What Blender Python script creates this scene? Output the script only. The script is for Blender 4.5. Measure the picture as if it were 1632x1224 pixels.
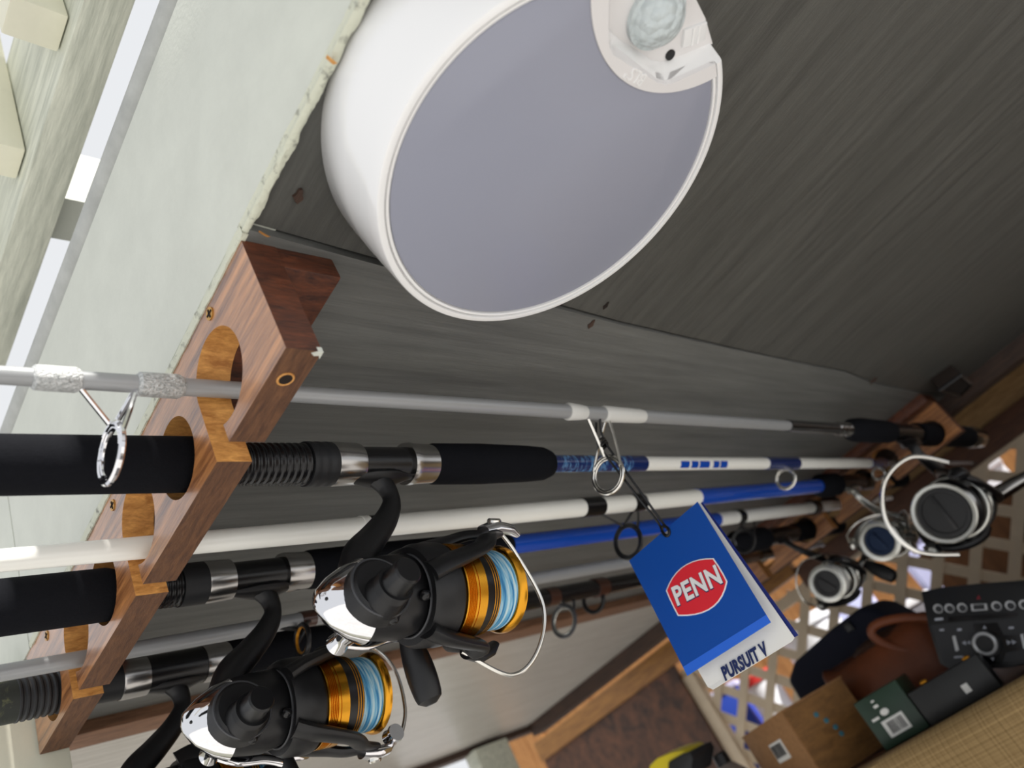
import bpy, bmesh, math, random
import numpy as np
from math import sin, cos, pi, radians
from mathutils import Vector, Matrix
from mathutils.geometry import tessellate_polygon

for o in list(bpy.data.objects): bpy.data.objects.remove(o)
S = bpy.context.scene
COL = S.collection
random.seed(7)

# ------------------------------------------------------------------ camera
F = 1219.0                      # focal length in pixels of the 1632 x 1224 frame
CX, CY = 816.0, 612.0
ZO = 1.75                       # camera height above the floor
vx = np.array([2000 - CX, 725 - CY, F]); vx /= np.linalg.norm(vx)
vy = np.array([-600 - CX, 2300 - CY, F]); vy -= vx * vy.dot(vx); vy /= np.linalg.norm(vy)
vz = np.cross(vx, vy)
RW = np.array([vx, vy, vz])     # camera axes (right, down, forward) -> world axes
cam_d = bpy.data.cameras.new('camera'); cam = bpy.data.objects.new('camera', cam_d)
COL.objects.link(cam)
right, down, fwd = RW[:, 0], RW[:, 1], RW[:, 2]
m = Matrix(((right[0], -down[0], -fwd[0], 0), (right[1], -down[1], -fwd[1], 0), (right[2], -down[2], -fwd[2], ZO), (0, 0, 0, 1)))
cam.matrix_world = m
cam_d.sensor_width = 36; cam_d.lens = 36 * F / 1632
cam_d.clip_start = .01
cam_d.dof.use_dof = True; cam_d.dof.focus_distance = .46; cam_d.dof.aperture_fstop = cam_d.lens / 3.6
S.camera = cam

# ------------------------------------------------------------------ light
w = bpy.data.worlds.new('sky'); S.world = w; w.use_nodes = True
bg = w.node_tree.nodes['Background']; bg.inputs[0].default_value = (.95, .97, 1.0, 1); bg.inputs[1].default_value = .71
sd = bpy.data.lights.new('sun', 'SUN'); sd.energy = 6.5; sd.angle = .01; sd.color = (1, .96, .90)
sun = bpy.data.objects.new('sun', sd); COL.objects.link(sun)
sun.rotation_euler = Vector((-.0, .64, -.77)).to_track_quat('-Z', 'Y').to_euler(); sun.location = (0, -3, 6)
S.view_settings.view_transform = 'Standard'; S.view_settings.look = 'None'
S.view_settings.gamma = 1; S.view_settings.use_curve_mapping = False
S.view_settings.exposure = 0.3

# ------------------------------------------------------------------ helpers
def ray(p): return RW @ np.array([(p[0] - CX) / F, (p[1] - CY) / F, 1.0])
def U(p, ax, val):
    d = ray(p); return Vector(d * (val / d['XYZ'.index(ax)]))
def proj(wp):
    c = RW.T @ np.array(wp); return CX + F * c[0] / c[2], CY + F * c[1] / c[2], c[2]

def lin(c):
    def f(x): return x / 12.92 if x <= .04045 else ((x + .055) / 1.055) ** 2.4
    return tuple(f(x / 255.) for x in c) + (1,)

class MB:
    def __init__(s): s.v = []; s.f = []; s.m = []
    def add(s, vs, fs, mi=0):
        n = len(s.v); s.v += [Vector(a) for a in vs]
        s.f += [tuple(i + n for i in f) for f in fs]; s.m += [mi] * len(fs); return s
    def box(s, a, b, mi=0, M=None):
        a, b = Vector(a), Vector(b)
        vs = [Vector((x, y, z)) for x in (a.x, b.x) for y in (a.y, b.y) for z in (a.z, b.z)]
        if M: vs = [M @ q for q in vs]
        return s.add(vs, [(0, 1, 3, 2), (4, 6, 7, 5), (0, 4, 5, 1), (2, 3, 7, 6), (0, 2, 6, 4), (1, 5, 7, 3)], mi)
    def bar(s, p, q, wd, ht, up=(0, 0, 1), mi=0):
        p, q = Vector(p), Vector(q); d = (q - p).normalized(); side = d.cross(Vector(up)).normalized(); u = side.cross(d)
        vs = [c + side * (wd / 2 * i) + u * (ht / 2 * j) for c in (p, q) for i in (-1, 1) for j in (-1, 1)]
        return s.add(vs, [(0, 1, 3, 2), (4, 6, 7, 5), (0, 4, 5, 1), (2, 3, 7, 6), (0, 2, 6, 4), (1, 5, 7, 3)], mi)
    def lathe(s, pts, rad, n=32, mi=0, sc=(1, 1), up=(0, 0, 1), cap=True):
        """rings of radius rad[i] round points pts[i] (one straight or bent axis)"""
        P = [Vector(p) for p in pts]; d = (P[-1] - P[0]).normalized()
        a = d.cross(Vector(up)); a.normalize(); b = a.cross(d)
        vs = []; fs = []
        for p, r in zip(P, rad):
            for k in range(n):
                t = 2 * pi * k / n; vs.append(p + a * (r * cos(t) * sc[0]) + b * (r * sin(t) * sc[1]))
        for i in range(len(P) - 1):
            for k in range(n):
                k2 = (k + 1) % n; fs.append((i * n + k, i * n + k2, (i + 1) * n + k2, (i + 1) * n + k))
        if cap:
            fs.append(tuple(range(n - 1, -1, -1))); fs.append(tuple((len(P) - 1) * n + k for k in range(n)))
        return s.add(vs, fs, mi)
    def tube(s, pts, r, n=10, mi=0, closed=False, flat=1.0, up=(0, 0, 1)):
        P = [Vector(p) for p in pts]; N = len(P)
        rr = r if isinstance(r, (list, tuple)) else [r] * N
        vs = []; fs = []; ref = None
        for i, p in enumerate(P):
            if closed: d = (P[(i + 1) % N] - P[i - 1]).normalized()
            else: d = (P[min(i + 1, N - 1)] - P[max(i - 1, 0)]).normalized()
            if ref is None:
                ref = Vector(up) if abs(d.dot(Vector(up))) < .95 else Vector((1, 0, 0))
            a = (ref - d * ref.dot(d)).normalized(); b = d.cross(a); ref = a
            for k in range(n):
                t = 2 * pi * k / n; vs.append(p + a * (rr[i] * cos(t)) + b * (rr[i] * flat * sin(t)))
        for i in range(N if closed else N - 1):
            j = (i + 1) % N
            for k in range(n):
                k2 = (k + 1) % n; fs.append((i * n + k, i * n + k2, j * n + k2, j * n + k))
        if not closed:
            fs.append(tuple(range(n - 1, -1, -1))); fs.append(tuple((N - 1) * n + k for k in range(n)))
        return s.add(vs, fs, mi)
    def ring(s, c, nrm, R, r, n=40, k=8, mi=0, sx=1.0, up=(0, 0, 1)):
        nrm = Vector(nrm).normalized(); a = nrm.cross(Vector(up)).normalized(); b = a.cross(nrm)
        return s.tube([Vector(c) + a * (R * cos(2 * pi * i / n) * sx) + b * (R * sin(2 * pi * i / n)) for i in range(n)], r, k, mi, True)
    def prism(s, loops, org, ex, ey, ez, z0, z1, side_mi=None, mi=0):
        """2-D outline (loops[0]) with holes, extruded z0..z1; org + ex*x + ey*y + ez*z"""
        org, ex, ey, ez = Vector(org), Vector(ex), Vector(ey), Vector(ez)
        flat = [p for l in loops for p in l]
        tri = tessellate_polygon([[Vector((p[0], p[1], 0)) for p in l] for l in loops])
        n = len(flat)
        vs = [org + ex * p[0] + ey * p[1] + ez * z for z in (z0, z1) for p in flat]
        fs = [tuple(t) for t in tri] + [tuple(i + n for i in reversed(t)) for t in tri]
        s.add(vs, fs, mi)
        b = len(s.v) - 2 * n; o = 0
        for li, l in enumerate(loops):
            for i in range(len(l)):
                j = (i + 1) % len(l)
                x = side_mi[li][i] if side_mi else mi
                s.f.append((b + o + i, b + o + j, b + n + o + j, b + n + o + i)); s.m.append(x)
            o += len(l)
        return s
    def sphere(s, c, r, n=20, k=12, mi=0, M=None):
        c = Vector(c); r = Vector(r) if not isinstance(r, (int, float)) else Vector((r, r, r)); vs = []; fs = []
        for i in range(k + 1):
            t = pi * i / k
            for j in range(n):
                q = Vector((sin(t) * cos(2 * pi * j / n) * r.x, sin(t) * sin(2 * pi * j / n) * r.y, cos(t) * r.z))
                vs.append(c + (M @ q if M else q))
        for i in range(k):
            for j in range(n):
                j2 = (j + 1) % n; fs.append((i * n + j, (i + 1) * n + j, (i + 1) * n + j2, i * n + j2))
        return s.add(vs, fs, mi)
    def xf(s, M): s.v = [M @ q for q in s.v]; return s

def tag(o, label=None, cat=None, group=None, kind=None):
    for k, x in (('label', label), ('category', cat), ('group', group), ('kind', kind)):
        if x: o[k] = x
    return o
ROOT = {}
def thing(name, label, cat, loc, group=None, kind=None):
    o = bpy.data.objects.new(name, None); COL.objects.link(o); o.empty_display_size = .02
    o.location = Vector(loc) + Vector((0, 0, ZO)); ROOT[o.name] = Vector(loc)
    return tag(o, label, cat, group, kind)
def mesh_of(name, mb, bevel=0, smooth=35, seg=2):
    bm = bmesh.new(); vs = [bm.verts.new(v) for v in mb.v]; bm.verts.ensure_lookup_table()
    for f, mi in zip(mb.f, mb.m):
        try: bf = bm.faces.new([vs[i] for i in f]); bf.material_index = mi
        except ValueError: pass
    bmesh.ops.remove_doubles(bm, verts=bm.verts, dist=1e-6)
    bmesh.ops.recalc_face_normals(bm, faces=bm.faces)
    if bevel:
        es = [e for e in bm.edges if len(e.link_faces) == 2 and e.calc_face_angle(0) > radians(25)]
        bmesh.ops.bevel(bm, geom=es, offset=bevel, segments=seg, profile=.6, affect='EDGES', clamp_overlap=True)
    me = bpy.data.meshes.new(name); bm.to_mesh(me); bm.free()
    if smooth:
        me.polygons.foreach_set('use_smooth', [True] * len(me.polygons)); me.set_sharp_from_angle(angle=radians(smooth))
    return me
def part(name, mb, mats, parent=None, bevel=0, smooth=35, label=None, cat=None, group=None, kind=None, loc=None, seg=2):
    """mesh given in camera-relative metres; loc = its own base when it is top-level"""
    base = Vector(loc) if loc is not None else Vector((0, 0, 0))
    p = parent
    if p is not None:
        base = ROOT[p.name]
    mb.v = [q - base for q in mb.v]
    me = mesh_of(name, mb, bevel, smooth, seg)
    for mt in (mats if isinstance(mats, (list, tuple)) else [mats]): me.materials.append(MAT[mt])
    o = bpy.data.objects.new(name, me); COL.objects.link(o)
    if p is not None: o.parent = p
    else: o.location = base + Vector((0, 0, ZO))
    ROOT[o.name] = base
    return tag(o, label, cat, group, kind)
def spline(pts, n=8):
    P = [Vector(p) for p in pts]; out = []
    for i in range(len(P) - 1):
        a = P[max(i - 1, 0)]; b = P[i]; c = P[i + 1]; d = P[min(i + 2, len(P) - 1)]
        for k in range(n):
            t = k / n
            out.append(.5 * ((2 * b) + (c - a) * t + (2 * a - 5 * b + 4 * c - d) * t * t + (3 * b - a - 3 * c + d) * t ** 3))
    return out + [P[-1]]
def lerp(a, b, t): return a + (b - a) * t

# ------------------------------------------------------------------ materials
MAT = {}
def mat(name, col, rough=.5, metal=0, coat=0, bump=0, bscale=200, var=0, vscale=60, stretch=None, spec=.5, trans=0, ior=1.45, col2=None, thr=None, dist=0, alpha=1):
    m = bpy.data.materials.new(name); m.use_nodes = True; MAT[name] = m
    nt = m.node_tree; b = nt.nodes['Principled BSDF']; L = nt.links.new
    c = lin(col); b.inputs['Base Color'].default_value = c; b.inputs['Roughness'].default_value = rough
    b.inputs['Metallic'].default_value = metal; b.inputs['Coat Weight'].default_value = coat; b.inputs['Coat Roughness'].default_value = .12
    b.inputs['Specular IOR Level'].default_value = spec; b.inputs['Transmission Weight'].default_value = trans; b.inputs['IOR'].default_value = ior
    b.inputs['Alpha'].default_value = alpha
    tc = nt.nodes.new('ShaderNodeTexCoord'); mp = nt.nodes.new('ShaderNodeMapping'); L(tc.outputs['Object'], mp.inputs[0])
    if stretch: mp.inputs['Scale'].default_value = stretch
    if var or col2:
        n = nt.nodes.new('ShaderNodeTexNoise'); n.inputs['Scale'].default_value = vscale; n.inputs['Detail'].default_value = 6; n.inputs['Roughness'].default_value = .65
        n.inputs['Distortion'].default_value = dist
        L(mp.outputs[0], n.inputs[0]); r = nt.nodes.new('ShaderNodeValToRGB'); L(n.outputs[0], r.inputs[0]); e = r.color_ramp.elements
        lo, hi = thr or (.3, .7); e[0].position = lo; e[1].position = hi
        if col2: e[0].color = c; e[1].color = lin(col2)
        else:
            e[0].color = tuple(x * (1 - var) for x in c[:3]) + (1,); e[1].color = tuple(min(1, x * (1 + var)) for x in c[:3]) + (1,)
        L(r.outputs[0], b.inputs['Base Color'])
    if bump:
        n2 = nt.nodes.new('ShaderNodeTexNoise'); n2.inputs['Scale'].default_value = bscale; n2.inputs['Detail'].default_value = 5
        L(mp.outputs[0], n2.inputs[0]); bp = nt.nodes.new('ShaderNodeBump'); bp.inputs['Strength'].default_value = bump; bp.inputs['Distance'].default_value = .001
        L(n2.outputs[0], bp.inputs['Height']); L(bp.outputs[0], b.inputs['Normal'])
    return m
def wood(name, dark, light, stretch, scale=12, rough=.35, coat=0, bump=.25, dist=.6, fine=None):
    """two octaves of stretched noise: broad bands and fine pores"""
    m = bpy.data.materials.new(name); m.use_nodes = True; MAT[name] = m
    nt = m.node_tree; b = nt.nodes['Principled BSDF']; L = nt.links.new; N = nt.nodes.new
    tc = N('ShaderNodeTexCoord'); mp = N('ShaderNodeMapping'); mp.inputs['Scale'].default_value = stretch; L(tc.outputs['Object'], mp.inputs[0])
    n1 = N('ShaderNodeTexNoise'); n1.inputs['Scale'].default_value = scale; n1.inputs['Detail'].default_value = 3; n1.inputs['Distortion'].default_value = dist
    n2 = N('ShaderNodeTexNoise'); n2.inputs['Scale'].default_value = fine or scale * 5; n2.inputs['Detail'].default_value = 6; n2.inputs['Roughness'].default_value = .7
    L(mp.outputs[0], n1.inputs[0]); L(mp.outputs[0], n2.inputs[0])
    ad = N('ShaderNodeMix'); ad.inputs[0].default_value = .4; L(n1.outputs[0], ad.inputs[2]); L(n2.outputs[0], ad.inputs[3])
    r = N('ShaderNodeValToRGB'); L(ad.outputs[0], r.inputs[0]); e = r.color_ramp.elements
    e[0].position = .36; e[1].position = .66; e[0].color = lin(dark); e[1].color = lin(light)
    L(r.outputs[0], b.inputs['Base Color']); b.inputs['Roughness'].default_value = rough; b.inputs['Coat Weight'].default_value = coat; b.inputs['Coat Roughness'].default_value = .2
    if bump:
        bp = N('ShaderNodeBump'); bp.inputs['Strength'].default_value = bump; bp.inputs['Distance'].default_value = .001
        L(n2.outputs[0], bp.inputs['Height']); L(bp.outputs[0], b.inputs['Normal'])
    return m
# shell
wood('ceiling_paint_a', (71, 71, 68), (90, 90, 86), (22, 1.6, 22), 5, .45, 0, .35, .3, 24)
wood('ceiling_paint_b', (92, 93, 91), (114, 115, 112), (1.2, 26, 26), 5, .45, 0, .35, .3, 24)
wood('ceiling_paint_light', (176, 172, 164), (205, 202, 195), (2, 40, 40), 6, .35, 0, .25, .3)
mat('white_paint', (205, 208, 198), .55, bump=.25, bscale=300, var=.05, vscale=25)
mat('cream_paint', (226, 224, 204), .6, bump=.2, bscale=120, var=.06, vscale=14)
wood('worn_white_paint', (176, 180, 166), (222, 224, 208), (40, 3, 40), 5, .6, 0, .3, .4)
mat('caulk', (206, 208, 190), .7, bump=1, bscale=250, col2=(120, 120, 112), thr=(.55, .72), vscale=150)
mat('trim_grey', (170, 172, 168), .5, var=.15, vscale=40)
mat('sun_block_dark', (60, 60, 60), .9, var=.2)
wood('dark_beam', (44, 32, 26), (80, 58, 46), (30, 3, 30), 8, .6)
wood('tan_rail', (120, 88, 52), (176, 138, 88), (30, 2.5, 30), 8, .6)
wood('red_rail', (66, 40, 28), (104, 66, 44), (30, 2.5, 30), 8, .6)
wood('ochre_rail', (120, 78, 30), (170, 118, 52), (30, 2.5, 30), 6, .55)
wood('brown_batten', (96, 66, 46), (142, 104, 78), (3, 40, 40), 8, .6)
wood('old_ply', (46, 30, 22), (112, 72, 48), (18, 6, 5), 3, .65, 0, .3, 1.2)
mat('lattice_paint', (208, 190, 164), .65, var=.08, vscale=20, bump=.2)
wood('fence_wood', (150, 96, 48), (206, 148, 86), (20, 20, 2), 5, .7)
wood('screen_board', (92, 62, 38), (126, 88, 56), (14, 14, 2), 5, .7)
mat('concrete', (182, 181, 180), .9, var=.12, vscale=6, bump=.2, bscale=60)
mat('floor_boards', (186, 184, 182), .8, var=.2, vscale=6)
mat('wall_paint', (214, 212, 206), .8, var=.06)
# rack
wood('rack_face', (92, 50, 28), (204, 140, 84), (34, 2.2, 34), 5, .3, .9, .35, .4, 22)
wood('rack_end', (52, 24, 14), (112, 60, 34), (10, 30, 60), 5, .5, .1, .25, 1.2)
wood('rack_raw', (166, 108, 48), (232, 172, 96), (12, 30, 40), 5, .6, 0, .2, 1.0)
wood('rack_edge', (78, 48, 30), (122, 82, 52), (60, 8, 60), 8, .6, 0, .7)
mat('brass', (196, 150, 78), .35, 1)
mat('dark_hole', (30, 20, 14), .9)
# lamp
mat('lamp_white', (240, 240, 240), .12, coat=.3)
mat('lamp_rim', (228, 228, 228), .25)
mat('lamp_diffuser', (149, 152, 167), .3)
mat('lamp_panel', (224, 222, 222), .4)
m = mat('dome_plastic', (222, 232, 234), .22, trans=.25)
nt = m.node_tree; vo = nt.nodes.new('ShaderNodeTexVoronoi'); vo.inputs['Scale'].default_value = 230
tco = nt.nodes.new('ShaderNodeTexCoord'); nt.links.new(tco.outputs['Object'], vo.inputs[0]); bpn = nt.nodes.new('ShaderNodeBump'); bpn.inputs['Strength'].default_value = .6; bpn.inputs['Distance'].default_value = .004; bpn.invert = True
nt.links.new(vo.outputs[0], bpn.inputs['Height']); nt.links.new(bpn.outputs[0], nt.nodes['Principled BSDF'].inputs['Normal'])
mat('black_gloss', (14, 14, 15), .2)
# tackle
mat('eva_black', (21, 22, 26), .85, spec=.08, bump=.25, bscale=900, var=.1, vscale=500)
mat('matte_black', (18, 18, 20), .40, bump=.05, bscale=900)
mat('satin_black', (19, 19, 21), .3)
mat('seat_black', (16, 16, 18), .25)
mat('chrome', (232, 232, 235), .07, 1)
mat('hood_metal', (176, 174, 172), .22, 1)
mat('wire_metal', (226, 224, 218), .22, 1)
mat('silver_blank', (158, 160, 162), .38, .25, bump=.04)
mat('silver_thread', (168, 172, 172), .35, .3, bump=1, bscale=420, stretch=(1.6, 3, 3), col2=(214, 216, 216), thr=(.4, .6), vscale=330)
mat('tape_white', (212, 212, 208), .35, bump=.3, bscale=160)
mat('white_blank', (242, 242, 236), .28, coat=.4)
mat('blue_blank', (16, 72, 176), .25, coat=.5)
mat('navy_wrap', (18, 38, 92), .25, coat=.5)
mat('camo_blue', (20, 40, 96), .25, coat=.5, col2=(112, 170, 220), thr=(.48, .66), vscale=9, stretch=(14, 6, 6), dist=1.5)
mat('camo_grip', (38, 42, 38), .6, col2=(86, 88, 62), thr=(.5, .62), vscale=60, dist=1)
mat('rubber', (26, 27, 30), .5)
mat('dark_blank', (30, 28, 28), .22, coat=.5)
mat('brown_wrap', (70, 44, 34), .3, coat=.4)
mat('gold', (214, 152, 46), .24, 1)
mat('gold_ring', (206, 142, 40), .3, .8)
mat('grey_plastic', (62, 63, 66), .35)
mat('silver_reel', (196, 196, 190), .22, .85)
mat('blue_anodised', (24, 40, 66), .3, .6)
mat('reel_dark_face', (28, 28, 29), .35)
m = mat('braid', (120, 176, 204), .6)
nt = m.node_tree; L = nt.links.new; b = nt.nodes['Principled BSDF']
tc = nt.nodes.new('ShaderNodeTexCoord'); mp = nt.nodes.new('ShaderNodeMapping'); mp.inputs['Scale'].default_value = (420, 14, 14); L(tc.outputs['Object'], mp.inputs[0])
n = nt.nodes.new('ShaderNodeTexNoise'); n.inputs['Scale'].default_value = 1.4; n.inputs['Detail'].default_value = 3; n.inputs['Distortion'].default_value = .5; L(mp.outputs[0], n.inputs[0])
r = nt.nodes.new('ShaderNodeValToRGB'); L(n.outputs[0], r.inputs[0]); e = r.color_ramp.elements
e[0].position = .38; e[0].color = lin((52, 128, 178)); e[1].position = .62; e[1].color = lin((206, 224, 226)); x = e.new(.5); x.color = lin((118, 182, 212))
L(r.outputs[0], b.inputs['Base Color']); bp = nt.nodes.new('ShaderNodeBump'); bp.inputs['Strength'].default_value = .5; bp.inputs['Distance'].default_value = .001; L(n.outputs[0], bp.inputs['Height']); L(bp.outputs[0], b.inputs['Normal'])
# tag
mat('tag_blue', (20, 82, 176), .38); mat('tag_strip', (52, 116, 236), .4); mat('tag_white', (246, 244, 236), .5); mat('tag_red', (240, 48, 62), .45)
mat('tag_letter', (250, 250, 250), .45); mat('tag_navy', (26, 42, 92), .5); mat('tag_back', (26, 44, 128), .4)
# clutter
def burlap():
    m = mat('burlap', (152, 126, 84), .9); nt = m.node_tree; L = nt.links.new; b = nt.nodes['Principled BSDF']
    tc = nt.nodes.new('ShaderNodeTexCoord'); hs = []
    for sc in ((1, 420, 1), (1, 1, 420)):
        mp = nt.nodes.new('ShaderNodeMapping'); mp.inputs['Scale'].default_value = sc; L(tc.outputs['Object'], mp.inputs[0])
        n = nt.nodes.new('ShaderNodeTexNoise'); n.inputs['Scale'].default_value = 1.0; n.inputs['Detail'].default_value = 2; L(mp.outputs[0], n.inputs[0]); hs.append(n)
    mx = nt.nodes.new('ShaderNodeMix'); mx.inputs[0].default_value = .5; L(hs[0].outputs[0], mx.inputs[2]); L(hs[1].outputs[0], mx.inputs[3])
    r = nt.nodes.new('ShaderNodeValToRGB'); L(mx.outputs[0], r.inputs[0]); e = r.color_ramp.elements
    e[0].position = .35; e[0].color = lin((112, 88, 52)); e[1].position = .65; e[1].color = lin((178, 150, 104)); L(r.outputs[0], b.inputs['Base Color'])
    bp = nt.nodes.new('ShaderNodeBump'); bp.inputs['Strength'].default_value = .6; bp.inputs['Distance'].default_value = .002; L(mx.outputs[0], bp.inputs['Height']); L(bp.outputs[0], b.inputs['Normal'])
burlap()
wood('cardboard', (136, 98, 60), (160, 118, 76), (4, 30, 30), 6, .8, 0, .1)
wood('cardboard_print', (112, 76, 34), (150, 106, 54), (5, 6, 20), 6, .6, 0, .1)
mat('label_white', (226, 226, 222), .6); mat('ink', (20, 20, 22), .6); mat('teal_ink', (60, 120, 136), .6)
mat('box_green', (26, 52, 36), .35, var=.2, vscale=20); mat('box_black', (16, 17, 17), .4, var=.3, vscale=20)
mat('leather', (112, 58, 30), .5, bump=.4, bscale=90, var=.25, vscale=14); mat('leather_dark', (54, 30, 18), .55, bump=.3)
mat('navy_cloth', (18, 22, 40), .85, bump=.3, bscale=200)
mat('radio_black', (22, 23, 25), .35); mat('radio_panel', (38, 39, 42), .4); mat('radio_glossy', (10, 10, 12), .12)
mat('radio_silver', (200, 202, 204), .3, .6); mat('radio_mark', (170, 174, 184), .5); mat('hazard_red', (120, 20, 32), .4)
mat('yellow_plastic', (226, 206, 40), .4); mat('bottle_clear', (190, 180, 172), .15, trans=.6)
mat('white_plastic', (228, 230, 236), .5); mat('blue_plastic', (40, 70, 170), .5); mat('red_plastic', (200, 50, 46), .5); mat('lilac_plastic', (196, 200, 236), .5)
mat('orange_clay', (196, 128, 72), .8); mat('green_plastic', (60, 120, 70), .5); mat('steel_grey', (130, 130, 138), .4, .5); mat('glass_bright', (225, 232, 238), .1)
# window glass
mg = mat('glass', (240, 245, 245), .02, trans=1, ior=1.05)

# ------------------------------------------------------------------ text
def text_mesh(body, size, M, depth=.0003, shear=0, offset=0, space=1.0, sx=1.0):
    cu = bpy.data.curves.new('lettering', 'FONT'); cu.body = body; cu.size = 1; cu.align_x = 'CENTER'; cu.align_y = 'CENTER'
    cu.shear = shear; cu.offset = offset; cu.extrude = 0; cu.space_character = space; cu.resolution_u = 3
    o = bpy.data.objects.new('lettering', cu); COL.objects.link(o)
    dg = bpy.context.evaluated_depsgraph_get(); me = o.evaluated_get(dg).to_mesh()
    vs = [q.co.copy() for q in me.vertices]; fs = [tuple(p.vertices) for p in me.polygons]
    o.evaluated_get(dg).to_mesh_clear(); bpy.data.objects.remove(o); bpy.data.curves.remove(cu)
    mb = MB(); n = len(vs)
    top = [M @ Vector((q.x * size * sx, q.y * size, depth)) for q in vs]; bot = [M @ Vector((q.x * size * sx, q.y * size, 0)) for q in vs]
    mb.add(top + bot, fs + [tuple(i + n for i in reversed(f)) for f in fs])
    cnt = {}
    for f in fs:
        for i in range(len(f)):
            a, b_ = f[i], f[(i + 1) % len(f)]; cnt[(a, b_)] = cnt.get((a, b_), 0) + 1
    for (a, b_) in cnt:
        if (b_, a) not in cnt: mb.f.append((a, b_, b_ + n, a + n)); mb.m.append(0)
    return mb

# ================================================================== SETTING
X1, X2, XB = .171, 1.315, 1.40           # front rack plane, rear rack plane, back wall
XL = 1.85; KL = XL / XB                  # lattice wall, behind the ceiling's end beam
CZ = .30                                  # ceiling (camera-relative)
FL = -ZO
part('floor', MB().box((.19, -1.3, FL - .05), (1.6, 1.5, FL)), 'floor_boards', kind='structure', loc=(.9, .1, FL))
part('ground', MB().box((-6, -6, FL - .12), (8, 8, FL - .051)), 'concrete', kind='structure', loc=(0, 0, FL - .1))
cl = thing('ceiling', None, None, (.8, .3, CZ), kind='structure')
def sheet(y0f, y1f, z, m, n=24):
    mb = MB(); xs = [X1 + .002 + (XB + .03 - X1) * i / n for i in range(n + 1)]; vs = []
    for xx in xs:
        for yy in (y0f(xx), y1f(xx)):
            vs += [(xx, yy, z(xx)), (xx, yy, z(xx) + .012)]
    fs = []
    for i in range(n):
        a = i * 4; b_ = a + 4
        fs += [(a, b_, b_ + 2, a + 2), (a + 1, a + 3, b_ + 3, b_ + 1), (a, a + 1, b_ + 1, b_), (a + 2, b_ + 2, b_ + 3, a + 3)]
    fs += [(0, 2, 3, 1), (n * 4, n * 4 + 1, n * 4 + 3, n * 4 + 2)]
    return mb.add(vs, fs)
# joint line read from the photograph on the ceiling plane, gently bowed
jp = [U(p, 'Z', CZ) for p in ((388, 364), (500, 393), (603, 425), (877, 487), (963, 512), (1200, 564), (1348, 594), (1396, 613))]
def joint(x):
    if x <= jp[0].x: return jp[0].y
    for a, b_ in zip(jp, jp[1:]):
        if x <= b_.x: return lerp(a.y, b_.y, (x - a.x) / (b_.x - a.x))
    return jp[-1].y
part('plywood_sheet', sheet(lambda x: -1.3, lambda x: joint(x) - .0015, lambda x: CZ + .0045 - .003 * min(1, max(0, (x - .2) / .5)), None), 'ceiling_paint_a', cl, smooth=0, label='dark grey painted sheet with grain across the rods')
part('plywood_sheet', sheet(joint, lambda x: .775, lambda x: CZ, None), 'ceiling_paint_b', cl, smooth=0, label='dark grey painted sheet above the rods')
part('plywood_sheet', sheet(lambda x: .777, lambda x: 1.42, lambda x: CZ + .002, None), 'ceiling_paint_light', cl, smooth=0, label='pale painted sheet beyond the batten')
part('batten', MB().box((X1 + .005, .765, CZ - .012), (XB, .800, CZ + .001)), 'brown_batten', cl, .001, label='bare brown batten over the sheet joint')
part('roof_sun_block', MB().box((X1 + .004, -1.4, CZ + .02), (XB + .04, 1.5, CZ + .17)).box((XB + .03, -1.4, CZ + .10), (XL + .04, 1.5, CZ + .17)), 'sun_block_dark', cl)  # unseen slabs added to keep the sun out, as far as the lattice
# knots in the paint
for p, rr in (((476, 312), .0042), ((965, 486), .004), ((942, 516), .0045), ((1392, 607), .006)):
    c = U(p, 'Z', CZ + .0035 if p[1] < 500 else CZ)
    mb = MB(); pts = [(c.x + rr * (.75 + .18 * sin(3 * t) + .1 * sin(5 * t + 1)) * cos(t) * .7, c.y + rr * (.9 + .2 * sin(2 * t) + .12 * sin(7 * t)) * sin(t)) for t in [2 * pi * i / 26 for i in range(26)]]
    mb.prism([pts], (0, 0, c.z), (1, 0, 0), (0, 1, 0), (0, 0, 1), -.0008, .002)
    part('knot', mb, 'dark_hole' if rr < .0041 else 'dark_beam', cl, smooth=0, label='dark bare knot in the paint')

# front header board, its caulk and the corner post
hd = thing('wall_front', None, None, (X1, .2, .39), kind='structure')
part('header_board', MB().box((X1 - .001, -1.3, CZ + .0055), (X1 + .018, .606, .4815)), 'white_paint', hd, .0012)
part('header_board', MB().box((X1 - .001, .608, CZ + .0004), (X1 + .018, 1.42, .4815)), 'white_paint', hd, .0012)
part('edge_moulding', MB().lathe([(X1 + .012, -1.3, .497), (X1 + .012, 1.42, .497)], [.0155, .0155], 20), 'trim_grey', hd, label='grey rounded moulding on the header top')
part('top_plate', MB().box((X1 + .010, -1.3, .48), (X1 + .03, 1.42, .505)), 'trim_grey', hd)
def wob(n_, amp, step):
    k_ = [random.uniform(-amp, amp) for _ in range(n_ // step + 3)]
    return [lerp(k_[i // step], k_[i // step + 1], (i % step) / step) + random.uniform(-amp, amp) * .35 for i in range(n_ + 1)]
def bead(y0, y1, N, sect):
    W = [(wob(N, a_, 3), wob(N, b_, 3)) for (_, _, a_, b_) in sect]; vs = []; fs = []; k_ = len(sect)
    for i in range(N + 1):
        y = lerp(y0, y1, i / N)
        for (dx, dz, _, _), (wx, wz) in zip(sect, W): vs.append((X1 + dx + wx[i], y, CZ + dz + wz[i]))
    for i in range(N):
        for q_ in range(k_ - 1): a = i * k_ + q_; fs.append((a, a + 1, a + k_ + 1, a + k_))
    return MB().add(vs, fs)
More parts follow.
